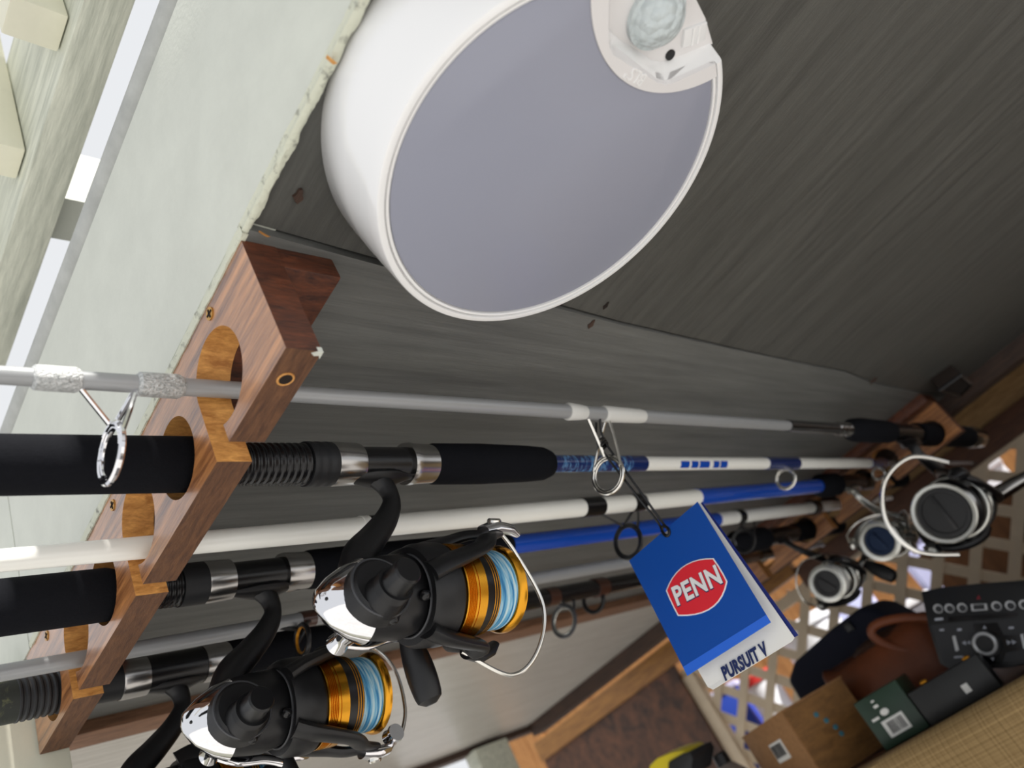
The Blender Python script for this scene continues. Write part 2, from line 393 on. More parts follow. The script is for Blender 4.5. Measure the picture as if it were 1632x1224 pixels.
part('caulk_bead', bead(-.6, .206, 400, [(.001, .0068, 0, .0002), (-.0013, .0060, .0001, .0002), (-.0004, .0034, .0002, .0002), (-.0012, .0016, .0002, .0002), (-.0002, .0004, .0002, .0003), (.0014, .0001, .0004, .0002), (.0030, .0008, .0007, .0002), (.0036, .006, .0007, 0)]), 'caulk', hd, smooth=50, label='ragged cream caulk along the ceiling edge')
part('caulk_bead', bead(.204, .605, 220, [(.001, .0062, 0, .0006), (-.0013, .0046, .0003, .0005), (-.0013, .002, .0003, .0004), (-.0008, -.0004, .0004, .0003), (.002, -.0006, 0, 0)]), 'caulk', hd, smooth=50)
pst = part('corner_post', MB().box((X1 - .03, .623, FL), (X1 + .02, .76, CZ + .0)), 'cream_paint', hd, .002, label='cream painted corner post')
# paint flakes stuck out at the sheet corner
for p, s_ in (((412, 365), .006), ((520, 85), .005)):
    c = U(p, 'Z', CZ)
    part('paint_flake', MB().add([c + Vector((0, 0, -.001)), c + Vector((s_, .001, -.003)), c + Vector((s_ * .9, .003, -.001)), c + Vector((.001, .0022, .0005))], [(0, 1, 2, 3)]), 'rack_raw', hd, smooth=0, label='curled orange flake')

# back wall: three horizontal rails, lattice, old plywood
part('wall_back', MB().box((XB, -1.3, CZ - .026), (XB + .04, 1.42, CZ + .005)), 'dark_beam', kind='structure', loc=(XB, 0, CZ - .02))
part('trim_1', MB().box((XL + .010, -1.3, .225 * KL), (XL + .04, .58 * KL, .372)), 'tan_rail', None, .001, kind='structure', loc=(XL, 0, .33))
part('trim_2', MB().box((XL - .008, -1.3, .186 * KL), (XL + .014, .62 * KL, .226 * KL)), 'red_rail', None, .001, kind='structure', loc=(XL, 0, .26))
part('trim_3', MB().box((XL - .016, .62 * KL + .001, .216 * KL), (XL + .012, 1.42 * KL, .258 * KL)), 'ochre_rail', None, .001, kind='structure', loc=(XL, 1.3, .3))
part('wall_left', MB().box((X1 + .02, 1.42, .288), (1.45, 1.45, CZ + .02)), 'dark_beam', kind='structure', loc=(.8, 1.42, .25))
part('wall_side', MB().box((X1 + .02, 1.42, FL), (1.02, 1.45, .289)), 'wall_paint', kind='structure', loc=(.6, 1.42, FL))
part('wall_sill', MB().box((1.02, 1.42, FL), (1.45, 1.45, -.2)), 'wall_paint', kind='structure', loc=(1.2, 1.42, FL))
part('trim_4', MB().box((1.20, 1.40, -1.75), (1.30, 1.44, .29)), 'worn_white_paint', None, .001, kind='structure', loc=(1.2, 1.42, -1.75))
part('wall_right_unseen', MB().box((X1 + .02, -1.36, FL), (XB + .1, -1.3, -1.1)), 'wall_paint', kind='structure', loc=(.8, -1.33, FL))  # unseen wall, added against the sun and kept low to let daylight in
part('wall_panel', MB().box((XL - .004, .968 * KL, FL), (XL + .012, 1.42 * KL, .216 * KL + .002)), 'old_ply', kind='structure', loc=(XL, 1.6, FL))

lat = thing('lattice_screen', 'beige diagonal lattice screen across the back opening under the rails', 'lattice', (XL + .02, .5, -.66))
P_ = .0535 * KL; LW = .0172 * KL; u0 = KL * (.3053 + .0978) / 2 ** .5; v0 = KL * (.3053 - .0978) / 2 ** .5
Y0, Y1, Z0, Z1 = -.46, .955 * KL, -.55, .20 * KL
def clip_line(p, d):
    t0, t1 = -9, 9
    for c, dd, lo, hi in ((p[0], d[0], Y0, Y1), (p[1], d[1], Z0, Z1)):
        a, b_ = (lo - c) / dd, (hi - c) / dd
        if a > b_: a, b_ = b_, a
        t0, t1 = max(t0, a), min(t1, b_)
    return (t0, t1) if t1 - t0 > .03 else None
q = 2 ** .5
for fam in (0, 1):
    for k in range(-30, 31):
        if fam == 0:
            uu = u0 + (k + .5) * P_; p = (uu / q, uu / q); d = (1 / q, -1 / q)
        else:
            vv = v0 + (k + .5) * P_; p = (vv / q, -vv / q); d = (1 / q, 1 / q)
        t = clip_line(p, d)
        if not t: continue
        xx = XL + .0175 + .0055 * fam
        part('lath', MB().bar((xx, p[0] + d[0] * t[0], p[1] + d[1] * t[0]), (xx, p[0] + d[0] * t[1], p[1] + d[1] * t[1]), .0054, LW, up=(0, -d[1], d[0])), 'lattice_paint', lat, smooth=0)
part('frame_stile', MB().box((XL + .006, .94 * KL, -.55), (XL + .032, .968 * KL, .186 * KL)).box((XL + .0145, -.46, .18 * KL), (XL + .032, .968 * KL, .20 * KL)), 'lattice_paint', lat)

# railing of the deck overhead, at the opening
dk = thing('deck_railing', 'white painted railing of the deck above with square balusters', 'railing', (.17, .3, .6))
part('rim_beam', MB().box((.1562, -1.2, .60), (.1868, 1.4, .76)), 'worn_white_paint', dk, .0015, label='worn white rim beam')
for k in range(-9, 8):
    y = .284 + .1205 * k
    part('baluster', MB().box((.119, y - .0148, .62 + random.uniform(-.004, .004)), (.1553, y + .0148, 1.5)), 'cream_paint', dk, .0022)
part('cross_batten', MB().box((.186, .43, .625), (.29, .475, .70)), 'white_paint', dk)

# ================================================================== ROD RACKS
def arc(cx, cy, r, a0, a1, n): return [(cx + r * cos(radians(lerp(a0, a1, i / n))), cy + r * sin(radians(lerp(a0, a1, i / n)))) for i in range(n + 1)]
def rack(name, label, x0, th, y0, y1, z0, z1, slots, closed, plate_x, nface):
    """plate in the Y-Z plane; slots: (cy, cz, r, slot_y0, slot_y1); closed: (cy, cz, r)"""
    R = thing(name, label, 'rod rack', (x0, (y0 + y1) / 2, z1), 'wooden rod racks')
    out = []; sm = []
    def put(p, m_): out.append(p); sm.append(m_)
    put((y0, z1), 0); put((y0, z0), 3)
    for (cy, cz, r, s0, s1) in slots:
        put((s0, z0), 2)
        a_s = math.degrees(math.acos(max(-1, min(1, (s0 - cy) / r))))      # right slot edge meets circle
        a_e = math.degrees(math.acos(max(-1, min(1, (s1 - cy) / r)))) if s1 - cy < r else 0
        # from slot's s0 side up, then round the hole over the top, back down on the s1 side
        for pnt in arc(cy, cz, r, -a_s, -360 - (-a_e) if False else -(360 - a_e) , 40): put(pnt, 2)
        if s1 - cy >= r: put((s1, cz), 2)
        put((s1, z0), 3)
    put((y1, z0), 1); put((y1, z1), 0)
    # side of edge i runs from point i to i+1
    sides = []
    for i in range(len(out)):
        sides.append(sm[i])
    sides[0] = 1
    loops = [out]; ss = [sides]
    for (cy, cz, r) in closed:
        l = arc(cy, cz, r, 0, 360, 40)[:-1]; loops.append(l); ss.append([2] * 40)
    mb = MB().prism(loops, (x0, 0, 0), (0, 1, 0), (0, 0, 1), (1, 0, 0), 0, th, ss)
    part('drilled_board', mb, ['rack_face', 'rack_end', 'rack_raw', 'rack_edge'], R, smooth=20)
    part('ceiling_board', MB().box((plate_x[0], y0, z1 - .0155), (plate_x[1], y1, z1)), ['rack_end'], R, .0015)
    return R
f_slots = [(.2645, .2605, .0255, .2740, .2895), (.388, .2605, .0248, .4005, .4128), (.513, .2605, .0248, .5253, .5378)]
f_closed = [(.326, .2575, .0225), (.455, .2575, .0225), (.5745, .2515, .0205)]
rk = rack('rod_rack', 'varnished wooden rod rack fixed beside the white header board', X1, .0185, .2085, .6203, .2262, CZ + .0005, f_slots, f_closed, (X1 + .0183, X1 + .052), -1)
for p in ((335, 500), (180, 805), (75, 1013)):
    c = U(p, 'X', X1)
    sc = part('screw', MB().lathe([(X1 - .0006, c.y, c.z), (X1 + .004, c.y, c.z)], [.0036, .0036], 20), 'brass', rk)
    part('screw_recess', MB().box((X1 - .0009, c.y - .0026, c.z - .0005), (X1 - .0003, c.y + .0026, c.z + .0005)).box((X1 - .0009, c.y - .0005, c.z - .0026), (X1 - .0003, c.y + .0005, c.z + .0026)), 'dark_hole', sc)
c = U((455, 604), 'Z', .2262)
part('dowel_hole', MB().lathe([(c.x, c.y, c.z - .0004), (c.x, c.y, c.z + .004)], [.0038, .0038], 20, up=(1, 0, 0)), 'dark_hole', rk)
part('dowel_rim', MB().ring((c.x, c.y, c.z - .0001), (0, 0, 1), .0038, .0006, 24, 6, up=(1, 0, 0)), 'rack_raw', rk)
c = U((490, 577), 'Z', .2262)
part('chipped_corner', MB().prism([[(-.004, .001), (-.001, -.0004), (.0016, -.0006), (.0017, .004), (.0005, .002), (-.002, .0025)]], (X1 + .0172, .2089, .2259), (1, 0, 0), (0, 1, 0), (0, 0, 1), -.0002, .003), 'white_paint', rk, smooth=0, label='white paint chip')
b_slots = [(.345, .2605, .022, .3495, .3615), (.465, .2605, .022, .4695, .4815), (.618, .2605, .022, .6225, .6345)]
b_closed = [(.2626, .2512, .0208), (.396, .2575, .0225), (.5255, .2535, .0225)]
rk2 = rack('rod_rack', 'orange brown wooden rod rack fixed before the back wall rails', X2, .0185, .226, .66, .2265, CZ + .0005, b_slots, b_closed, (X2 - .036, X2 + .0003), -1)

# ================================================================== RODS
class Rod:
    def __init__(s, name, label, a, b, near=1.0, far=None):
        s.A = U(a, 'X', (X1 + .010) * near); s.B = Vector(far) if far else U(b, 'X', X2)
        s.root = thing(name, label, 'fishing rod', s.A, 'fishing rods laid in the two racks')
    def t(s, px):
        lo, hi = -.35, 3.0
        for _ in range(50):
            mid = (lo + hi) / 2; q = proj(s.A.lerp(s.B, mid))
            if q[2] < .02 or q[0] < px: lo = mid
            else: hi = mid
        return mid
    def p(s, px): return s.A.lerp(s.B, s.t(px))
    def seg(s, name, prof, m_, parent=None, n=32, label=None, smooth=35, jag=0):
        P = []; R = []
        for px, hw in prof:
            c = s.p(px); P.append(c); R.append(hw * proj(c)[2] / F)
        return part(name, MB().lathe(P, R, n), m_, parent or s.root, label=label, smooth=smooth)
    def ridged(s, name, px0, px1, hw0, hw1, rings, m_, amp=.05, n=32, parent=None, label=None):
        prof = []
        for i in range(rings * 4 + 1):
            t = i / (rings * 4); prof.append((lerp(px0, px1, t), lerp(hw0, hw1, t) * (1 + (amp if i % 4 in (1, 2) else -amp) * .5)))
        return s.seg(name, prof, m_, parent, n, label)
    def guide(s, px_legs, c_px, rpx, wire='wire_metal', rw=.0009, insert=None, tilt=.25, rin=None, xoff=0):
        """ring guide: legs at two rod positions, ring centred where the photograph shows it"""
        mid = s.p(sum(px_legs) / len(px_legs)); X = mid.x + xoff
        c = U(c_px, 'X', X); Rr = rpx * proj(c)[2] / F
        dv = (c - Vector((X, mid.y, mid.z))); dn = dv.normalized()
        nrm = (Vector((1, 0, 0)) + dn * tilt).normalized()
        g = part('guide', MB().ring(c, nrm, Rr, rw * 1.25, 44, 8, up=dn), wire, s.root)
        a = nrm.cross(dn).normalized()
        top = c - dn * Rr
        mb = MB()
        for px in px_legs:
            q = s.p(px); rr = .004
            for sg in ((-1, 1) if px == px_legs[-1] else (0,)):
                e0 = q + dn * rr + a * (sg * .0012)
                e1 = c + a * (sg * Rr * .92) - dn * (Rr * .35) if sg else top
                mb.tube(spline([e0, e0.lerp(e1, .5) + a * (sg * .001), e1], 5), rw, 8)
        part('guide_foot', mb, wire, g)
        part('guide_insert', MB().ring(c, nrm, Rr * .86, rw * .8, 44, 8, up=dn), insert or wire, g)
        return c, Rr, dn

# rod 1: silver, handle at the back
r1 = Rod('fishing_rod', 'matte silver fishing rod carrying the blue hang tag', (345, 620), (1485, 693), .99)
r1.seg('blank', [(-150, 16), (0, 15.5), (300, 14.5), (460, 13.5), (900, 11.5), (1030, 10.5), (1257, 8)], 'silver_blank')
for a, b_, h_ in ((50, 128, 21), (217, 291, 20)):
    r1.seg('thread_wrap', [(a, h_ * .8), (a + 5, h_), (b_ - 8, h_), (b_, h_ * .8)], 'silver_thread')
for a, b_, h_ in ((903, 936, 14.5), (960, 1029, 13.5)):
    r1.seg('white_binding', [(a, h_ * .9), (a + 3, h_), (b_ - 10, h_ * .85), (b_, h_ * .7)], 'tape_white')
r1.seg('butt_section', [(1255, 9.5), (1340, 9)], 'dark_blank')
r1.ridged('winding_check', 1332, 1354, 10, 11, 3, 'hood_metal', .15)
r1.seg('foregrip', [(1350, 12), (1358, 18), (1372, 20), (1410, 18), (1416, 17)], 'eva_black')
r1.seg('reel_seat', [(1414, 15), (1462, 15)], 'seat_black')
r1.seg('butt_grip', [(1460, 18), (1475, 18), (1540, 17), (1543, 16)], 'eva_black')
r1.seg('butt_cap', [(1540, 17), (1546, 17.5), (1558, 16), (1562, 10)], 'black_gloss')
gA = r1.guide((128, 214), (177, 722), 48, 'chrome', .0014, tilt=.12)
gB = r1.guide((935, 966), (969, 757), 30, 'wire_metal', .0013, tilt=.2)
# rod 2: black handle in front, blue camo and white blank
r2 = Rod('fishing_rod', 'white fishing rod with blue camouflage wrap and black foam handle', (310, 740), (1420, 738))
r2.seg('butt_grip', [(-260, 50), (0, 50), (150, 47.5), (306, 45), (309, 43)], 'eva_black')
r2.seg('reel_seat', [(300, 31), (650, 27)], 'seat_black')
r2.ridged('thread', 330, 486, 34, 33, 15, 'seat_black', .07)
r2.ridged('locking_nut', 484, 526, 36.5, 35.5, 3, 'rubber', .02)
r2.seg('hood', [(524, 35), (528, 36), (564, 34), (568, 33)], 'hood_metal')
r2.seg('hood', [(644, 33.5), (650, 34.5), (656, 33), (684, 31)], 'hood_metal')
r2.seg('foregrip', [(683, 31), (690, 33), (760, 32.5), (835, 29), (862, 26.5), (872, 22), (877, 15)], 'eva_black')
r2.seg('camouflage_wrap', [(874, 14), (1023, 12.5)], 'camo_blue')
r2.seg('blank', [(1020, 11.5), (1220, 9.5), (1390, 7.5)], 'white_blank')
r2.seg('navy_wrap', [(1219, 10.5), (1268, 10)], 'navy_wrap'); r2.seg('navy_wrap', [(1384, 8.5), (1408, 8)], 'navy_wrap')
r2.seg('navy_wrap', [(1000, 13), (1024, 12.6)], 'navy_wrap')
def patch(rod, px0, px1, hw, a0, a1, mt):
    P0, P1 = rod.p(px0), rod.p(px1); rr = hw * proj(P0)[2] / F; ax_ = (P1 - P0).normalized()
    to = -P0; to = (to - ax_ * to.dot(ax_)).normalized(); sd = ax_.cross(to); vs = []
    for i in range(9):
        t = radians(lerp(a0, a1, i / 8))
        for q_ in (P0, P1): vs.append(q_ + (to * cos(t) + sd * sin(t)) * rr)
    part('print', MB().add(vs, [(2 * i, 2 * i + 1, 2 * i + 3, 2 * i + 2) for i in range(8)]), mt, rod.root)
for a, b_ in ((1076, 1090), (1093, 1104), (1106, 1122), (1128, 1137), (1139, 1150)): patch(r2, a, b_, 11.1, -20, 40, 'blue_blank')
r2.seg('tip', [(1404, 4.5), (1549, 2)], 'silver_blank')
r2.guide((1235, 1256), (1252, 763), 16.5, 'wire_metal', .0013, tilt=.2); r2.guide((1390, 1404), (1400, 755), 9.5, 'wire_metal', .0012)
c = r2.p(1549); part('tip_ring', MB().ring(c + Vector((0, 0, -.004)), (1, 0, 0), .0045, .0012, 24, 6), 'satin_black', r2.root)
# rod 3: white then blue, handle at the back
r3 = Rod('fishing_rod', 'white fishing rod turning blue towards the back rack', (235, 872), (1375, 768), .985)
r3.seg('blank', [(-80, 19), (0, 18.5), (300, 18), (590, 17.5), (930, 14.5), (1112, 12.5)], 'white_blank')
for a, b_, h_ in ((584, 600, 18.2), (926, 956, 15.6), (1004, 1022, 14.6)): r3.seg('thread_wrap', [(a, h_), (b_, h_ * .98)], 'seat_black')
r3.seg('thread_collar', [(574, 19), (585, 19)], 'white_blank')
r3.seg('butt_section', [(1110, 13.5), (1308, 11)], 'blue_blank')
r3.seg('foregrip', [(1303, 13), (1309, 19), (1330, 18)], 'eva_black'); r3.seg('reel_seat', [(1328, 14), (1396, 13)], 'seat_black'); r3.seg('butt_grip', [(1394, 14.5), (1436, 13.5)], 'eva_black')
r3.guide((945, 1012), (1001, 863), 27, 'satin_black', .0014, tilt=.2)
c = r3.p(229); rr = 18.4 * proj(c)[2] / F
dv = -Vector(ray(proj(c)[:2])).normalized(); 
part('print_dot', MB().sphere(c + dv * rr * .93, .0007, 10, 6), 'ink', r3.root)
# rod 4: black handle in front, blue blank
r4 = Rod('fishing_rod', 'blue fishing rod with a black foam handle in the middle of the rack', (190, 945), (1320, 806))
r4.seg('butt_grip', [(-160, 47), (0, 45.5), (100, 43.5), (168, 42), (180, 39), (186, 34)], 'eva_black')
r4.seg('reel_seat', [(180, 28), (460, 25)], 'seat_black')
r4.ridged('thread', 228, 284, 32, 31.5, 7, 'seat_black', .07); r4.seg('locking_nut', [(282, 34), (322, 33.5)], 'rubber')
r4.seg('hood', [(320, 33), (325, 34), (364, 32)], 'hood_metal'); r4.seg('hood', [(448, 30.5), (454, 31.5), (489, 29)], 'hood_metal')
r4.seg('foregrip', [(487, 29.5), (495, 31), (640, 28.5), (760, 24), (800, 20), (812, 15)], 'eva_black')
r4.seg('blank', [(808, 15.5), (1010, 13), (1142, 11)], 'blue_blank')
r4.seg('tip_section', [(1138, 11), (1345, 8), (1420, 3)], 'white_blank')
for a in (1172, 1292): r4.seg('thread_wrap', [(a, 12), (a + 9, 11.8)], 'seat_black')
r4.guide((1175, 1200), (1185, 862), 19, 'satin_black', .0014)
# rod 5: thin silver blank
r5 = Rod('fishing_rod', 'slim plain grey fishing rod lying beyond the blue rod', (130, 1050), (1282, 846), .975)
r5.seg('blank', [(-60, 14), (0, 13.5), (130, 13), (540, 11.5), (1120, 8.5), (1170, 8.5)], 'silver_blank')
r5.seg('foregrip', [(1166, 12), (1174, 19), (1216, 18)], 'eva_black'); r5.seg('reel_seat', [(1214, 13.5), (1268, 13)], 'seat_black'); r5.seg('butt_grip', [(1266, 15), (1335, 13.5)], 'eva_black')
r5.seg('thread_wrap', [(478, 13), (500, 12.8)], 'brown_wrap')
r5.guide((440, 490), (482, 1020), 24, 'satin_black', .0016, 'gold_ring', tilt=.15)
# rod 6: camouflage butt, dark blank
r6 = Rod('fishing_rod', 'dark brown fishing rod with camouflage butt at the post end', (95, 1102), None, .965, (X2, .618, .262))
r6.seg('butt_grip', [(-120, 36), (0, 34.5), (22, 34)], 'camo_grip'); r6.ridged('grip_ridges', 20, 98, 34, 32, 7, 'rubber', .07)
r6.seg('reel_seat', [(90, 27), (330, 24)], 'seat_black')
r6.seg('locking_nut', [(130, 30), (188, 30)], 'rubber'); r6.seg('hood', [(187, 31), (190, 32), (229, 31)], 'hood_metal'); r6.seg('seat_body', [(229, 28.5), (322, 27)], 'seat_black'); r6.seg('hood', [(320, 28.5), (324, 29.5), (360, 28)], 'hood_metal')
r6.seg('foregrip', [(358, 27), (365, 29), (470, 27), (540, 22), (560, 16)], 'eva_black')
r6.seg('blank', [(552, 17), (860, 14.5), (1130, 11), (1310, 4)], 'dark_blank')
for a in (868, 946): r6.seg('thread_wrap', [(a, 15.2), (a + 16, 15)], 'brown_wrap')
r6.guide((872, 912), (899, 990), 24, 'grey_plastic', .0018, 'silver_reel', tilt=.3); r6.guide((938, 962), (946, 957), 19, 'satin_black', .0018, tilt=.3)

# ================================================================== REELS
def reel(label, org, psi=0, flip=False, sc=1.0, drop=.094, arm=0, style='gold', hang=0, wire=None, handle=0, group=None):
    """local frame: x along the spool towards its lip, z up to the rod; origin on the rod axis above the stem"""
    M = Matrix.Translation(org) @ Matrix.Rotation(psi, 4, 'X') @ Matrix.Rotation(pi if flip else 0, 4, 'Z') @ Matrix.Scale(sc, 4)
    c = -drop; T = thing('spinning_reel', label, 'fishing reel', org, group)
    ST = dict(gold=('matte_black', 'chrome', 'gold', 'satin_black', 'braid', 'gold'),
              black=('satin_black', 'satin_black', 'silver_reel', 'satin_black', 'hood_metal', 'silver_reel'),
              blue=('silver_reel', 'hood_metal', 'silver_reel', 'silver_reel', 'silver_reel', 'silver_reel'),
              silver=('satin_black', 'silver_reel', 'silver_reel', 'silver_reel', 'tape_white', 'silver_reel'))[style]
    bodym, capm, skirtm, bandm, linem, lipm = ST
    def pt(name, mb, m_, parent=T, **k): return part(name, mb.xf(M), m_, parent, **k)
    k = (c + .094) / .094 * 0 - 0
    zs = lambda z: z * drop / .094
    # foot and stem
    ft = pt('foot', MB().tube([(-.034, 0, -.0108), (-.02, 0, -.0112), (-.004, 0, -.0122), (.012, 0, -.0122), (.024, 0, -.0112), (.036, 0, -.0108)], [.0012, .0020, .0046, .0046, .0020, .0012], 12, flat=1.8), bodym)
    pts = spline([(.001, 0, -.012), (.0045, 0, -.020), (.0035, 0, zs(-.031)), (-.006, 0, zs(-.043)), (-.021, 0, zs(-.055)), (-.036, 0, zs(-.066)), (-.044, 0, zs(-.079))], 6)
    rr = [lerp(.0085, .0062, min(1, i / 10)) if i < 12 else lerp(.0062, .011, (i - 12) / 24) for i in range(len(pts))]
    pt('stem', MB().tube(pts, rr, 14, flat=.72, up=(1, 0, 0)), bodym)
    # gearbox, tail and side boss
    pt('gearbox', MB().lathe([(-.060, 0, c), (-.056, 0, c), (-.046, 0, c), (-.03, 0, c - .001), (-.014, 0, c), (-.006, 0, c)], [.010, .0175, .0225, .0245, .0235, .021], 36, sc=(.86, 1)), bodym)
    pt('tail_cap', MB().lathe([(-.0735, 0, c + .004), (-.0725, 0, c + .004), (-.066, 0, c + .0025), (-.056, 0, c + .001), (-.0475, 0, c)], [.002, .0055, .0128, .0195, .0234], 36, sc=(.86, 1.03)), capm, label='mirror bright tail cap' if style == 'gold' else None)
    pt('tail_inset', MB().box((-.0665, -.0105, c - .010), (-.0560, -.0075, c - .0045)).xf(Matrix.Translation((-.061, -.009, c - .007)) @ Matrix.Rotation(radians(-28), 4, 'Z') @ Matrix.Rotation(radians(20), 4, 'Y') @ Matrix.Translation((.061, .009, -c + .007))), 'grey_plastic', bevel=.0008)
    pt('tail_screw', MB().sphere((-.0700, -.0055, c + .001), .0016, 10, 6), 'satin_black')
    sp = MB(); yb = -.0205
    sp.lathe([(-.046, -.010, c - .004), (-.046, -.0195, c - .004), (-.046, -.0215, c - .004)], [.0185, .0178, .0150], 36, up=(1, 0, 0)); pt('side_plate', sp, bodym)
    pt('trim_ring', MB().ring((-.046, -.0198, c - .004), (0, 1, 0), .0172, .0009, 40, 6, up=(1, 0, 0)), 'grey_plastic')
    bs = pt('boss', MB().lathe([(-.047, -.018, c - .010), (-.047, -.0275, c - .010), (-.047, -.029, c - .010)], [.0125, .0105, .0098], 32, up=(1, 0, 0)), bodym)
    rp = []; rad = []
    for i in range(17): rp.append((-.047, -.028 - .0055 * i / 16, c - .010)); rad.append(.0102 + (.0003 if i % 2 else 0))
    mbk = MB().lathe(rp, rad, 32, up=(1, 0, 0)); mbk.lathe([(-.047, -.033, c - .010), (-.047, -.036, c - .010), (-.047, -.0455, c - .010), (-.047, -.0465, c - .010)], [.0088, .0078, .0078, .0068], 32, up=(1, 0, 0))
    pt('boss_cap', mbk, 'satin_black', bs)
    for (xx, yy, zz) in ((-.020, -.0195, c - .0125), (-.043, -.0155, c - .0205)): pt('housing_screw', MB().sphere((xx, yy, zz), .0034, 14, 8), 'seat_black')
    # rotor: cup with two split arms
    AX = Matrix.Translation((-.04, 0, c)) @ Matrix.Rotation(radians(4.5), 4, 'Y') @ Matrix.Translation((.04, 0, -c))
    RM = AX @ Matrix.Translation((0, 0, c)) @ Matrix.Rotation(arm, 4, 'X')
    mbr = MB()
    prof = [(-.015, .0235), (-.015, .0275), (-.011, .0295), (.000, .0302), (.004, .0300), (.004, .0285), (-.009, .0262), (-.011, .021), (-.0105, .006)]
    mbr.lathe([RM @ Vector((a, 0, 0)) for a, b_ in prof], [b_ for a, b_ in prof], 48, cap=False)
    pt('rotor', mbr, bodym)
    pt('rotor_rim', MB().ring((-.0152, 0, c), (1, 0, 0), .0232, .0008, 48, 6).xf(AX), 'grey_plastic')
    for sgn in (1, -1):
        am = MB(); A2 = RM @ Matrix.Rotation(0 if sgn > 0 else pi, 4, 'X')
        tipx = (.050 if sgn > 0 else .040) if style == 'gold' else .056
        for sd_ in (-1, 1):
            def pl(x_, r_, a_): return A2 @ Vector((x_, r_ * sin(sd_ * radians(a_)), r_ * cos(sd_ * radians(a_))))
            pp = spline([pl(-.014, .0245, 50), pl(-.004, .0292, 46), pl(.010, .0318, 40), pl(.026, .0335, 31), pl(tipx - .014, .0345, 17), pl(tipx, .0345, 4)], 5)
            nn = len(pp); am.tube(pp, [lerp(.0112, .0052, i / (nn - 1)) for i in range(nn)], 14, flat=.5, up=tuple(A2.to_3x3() @ Vector((0, 1, 0))))
        pt('rotor_arm', am, bodym)
        tip = A2 @ Vector((tipx + .002, 0, .0355)); tn = (A2.to_3x3() @ Vector((0, 0, 1)))
        # bail lever on the arm tip
        lv = MB(); 
        lv.tube([A2 @ Vector((tipx - .009, 0, .0372)), A2 @ Vector((tipx, 0, .0390)), A2 @ Vector((tipx + .011, -.002, .0378)), A2 @ Vector((tipx + .018, -.003, .034))], [.0058, .0082, .0066, .0034], 14, flat=.55, up=tuple(A2.to_3x3() @ Vector((0, 1, 0))))
        lever = pt('bail_lever', lv, ('chrome' if style == 'gold' else 'silver_reel') if sgn > 0 else bodym)
        if sgn > 0:
            q0 = A2 @ Vector((tipx, 0, .041)); q1 = A2 @ Vector((tipx, 0, .0445))
            pt('lever_screw', MB().lathe([q0, q0.lerp(q1, .7), q1], [.0048, .0046, .0036], 20, up=(1, 0, 0)), 'wire_metal', lever)
            if hang:
                q2 = A2 @ Vector((tipx + .0185, -.001, .030))
                pt('line_roller', MB().lathe([q2 + Vector((0, -.005, 0)), q2 + Vector((0, -.003, 0)), q2 + Vector((0, 0, 0)), q2 + Vector((0, .005, 0))], [.0058, .0062, .0045, .006], 24, up=(1, 0, 0)), 'chrome', lever)
    # spool
    XS = (lambda a: .0064 + (a * .88 - .0066) * .80 if a > .0075 else a * .88) if style == 'gold' else (lambda a: a * .88)
    def lx(pf, **kk): return MB().lathe([(XS(a), 0, c) for a, b_ in pf], [b_ for a, b_ in pf], 56, **kk).xf(AX)
    core = pt('spool', lx([(-.006, .0272), (.008, .0276), (.009, .0268), (.07, .019)]), 'satin_black')
    g = [(.0075, .0279), (.008, .0291)]
    for i in range(5): g += [(.0095 + .0017 * i, .0291), (.0100 + .0017 * i, .0284), (.0107 + .0017 * i, .0284), (.0110 + .0017 * i, .0291)]
    g += [(.0200, .0291), (.0202, .0286), (.0208, .0286), (.021, .0291), (.0295, .0291), (.030, .0278)]
    pt('skirt', lx(g), skirtm, core, label='grooved gold skirt' if style == 'gold' else None)
    pt('band', lx([(.0296, .0277), (.044, .0266), (.0475, .0262), (.049, .0245)]), bandm, core)
    if style == 'gold':
        for a in (.0405, .0432, .0462): pt('gold_line', MB().ring((XS(a), 0, c), (1, 0, 0), .02665 - (a - .0405) * .075, .00045, 56, 6).xf(AX), 'gold_ring', core)
    pr = [(.0485, .0235)]
    for i in range(12): pr += [(.0490 + .0018 * i, .0238), (.0499 + .0018 * i, .0246 if 1 < i < 11 else .0242)]
    pr += [(.0712, .0235)]
    pt('fishing_line', lx(pr), linem, core, label='pale blue and white braided line' if style == 'gold' else None)
    LI = .0225 if style == 'black' else .0190
    pt('lip', lx([(.0708, .0235), (.0716, .0252), (.0735, .0262), (.0762, .0272), (.0778, .0272), (.0785, .0262), (.0782, LI + .001), (.0755, LI), (.0722, LI - .003)]), lipm, core)
    pt('drag_knob', lx([(.0725, LI - .0004), (.0758, LI - .0006), (.0758, LI - .004), (.0735, LI - .0045), (.0735, .004)]), 'blue_anodised' if style == 'blue' else 'reel_dark_face', core)
    pt('drag_grip', MB().box((.064, -.0016, c - LI + .006), (.0672, .0016, c + LI - .006)).xf(AX), 'blue_anodised' if style == 'blue' else 'reel_dark_face', core, bevel=.0006)
    # bail wire
    if wire is None:
        wr = [(.076, 0, .036), (.094, .016, .030), (.101, .032, .008), (.092, .036, -.02), (.066, .020, -.037)]
        wr = [RM @ Vector(q_) for q_ in wr]
    else: wr = [Vector((q_[0], q_[1], c + q_[2])) for q_ in wire]
    pt('bail_wire', MB().tube(spline(wr, 10), .00135 if style == 'gold' else .0022 if style == 'black' else .0013, 10), 'wire_metal')
    # handle on the far side
    H = Matrix.Translation((-.047, 0, c - .008)) @ Matrix.Rotation(handle, 4, 'Y')
    hm = 'chrome' if style == 'gold' else 'hood_metal'
    hl = 2.1 if style == 'black' else 1
    mh = MB().lathe([H @ Vector((0, y_ * hl if y_ > .02 else y_, 0)) for y_ in (.014, .022, .027, .034, .036)], [.0085, .0066, .0055, .0064, .005], 24, up=(1, 0, 0))
    hs = pt('handle_shaft', mh, hm)
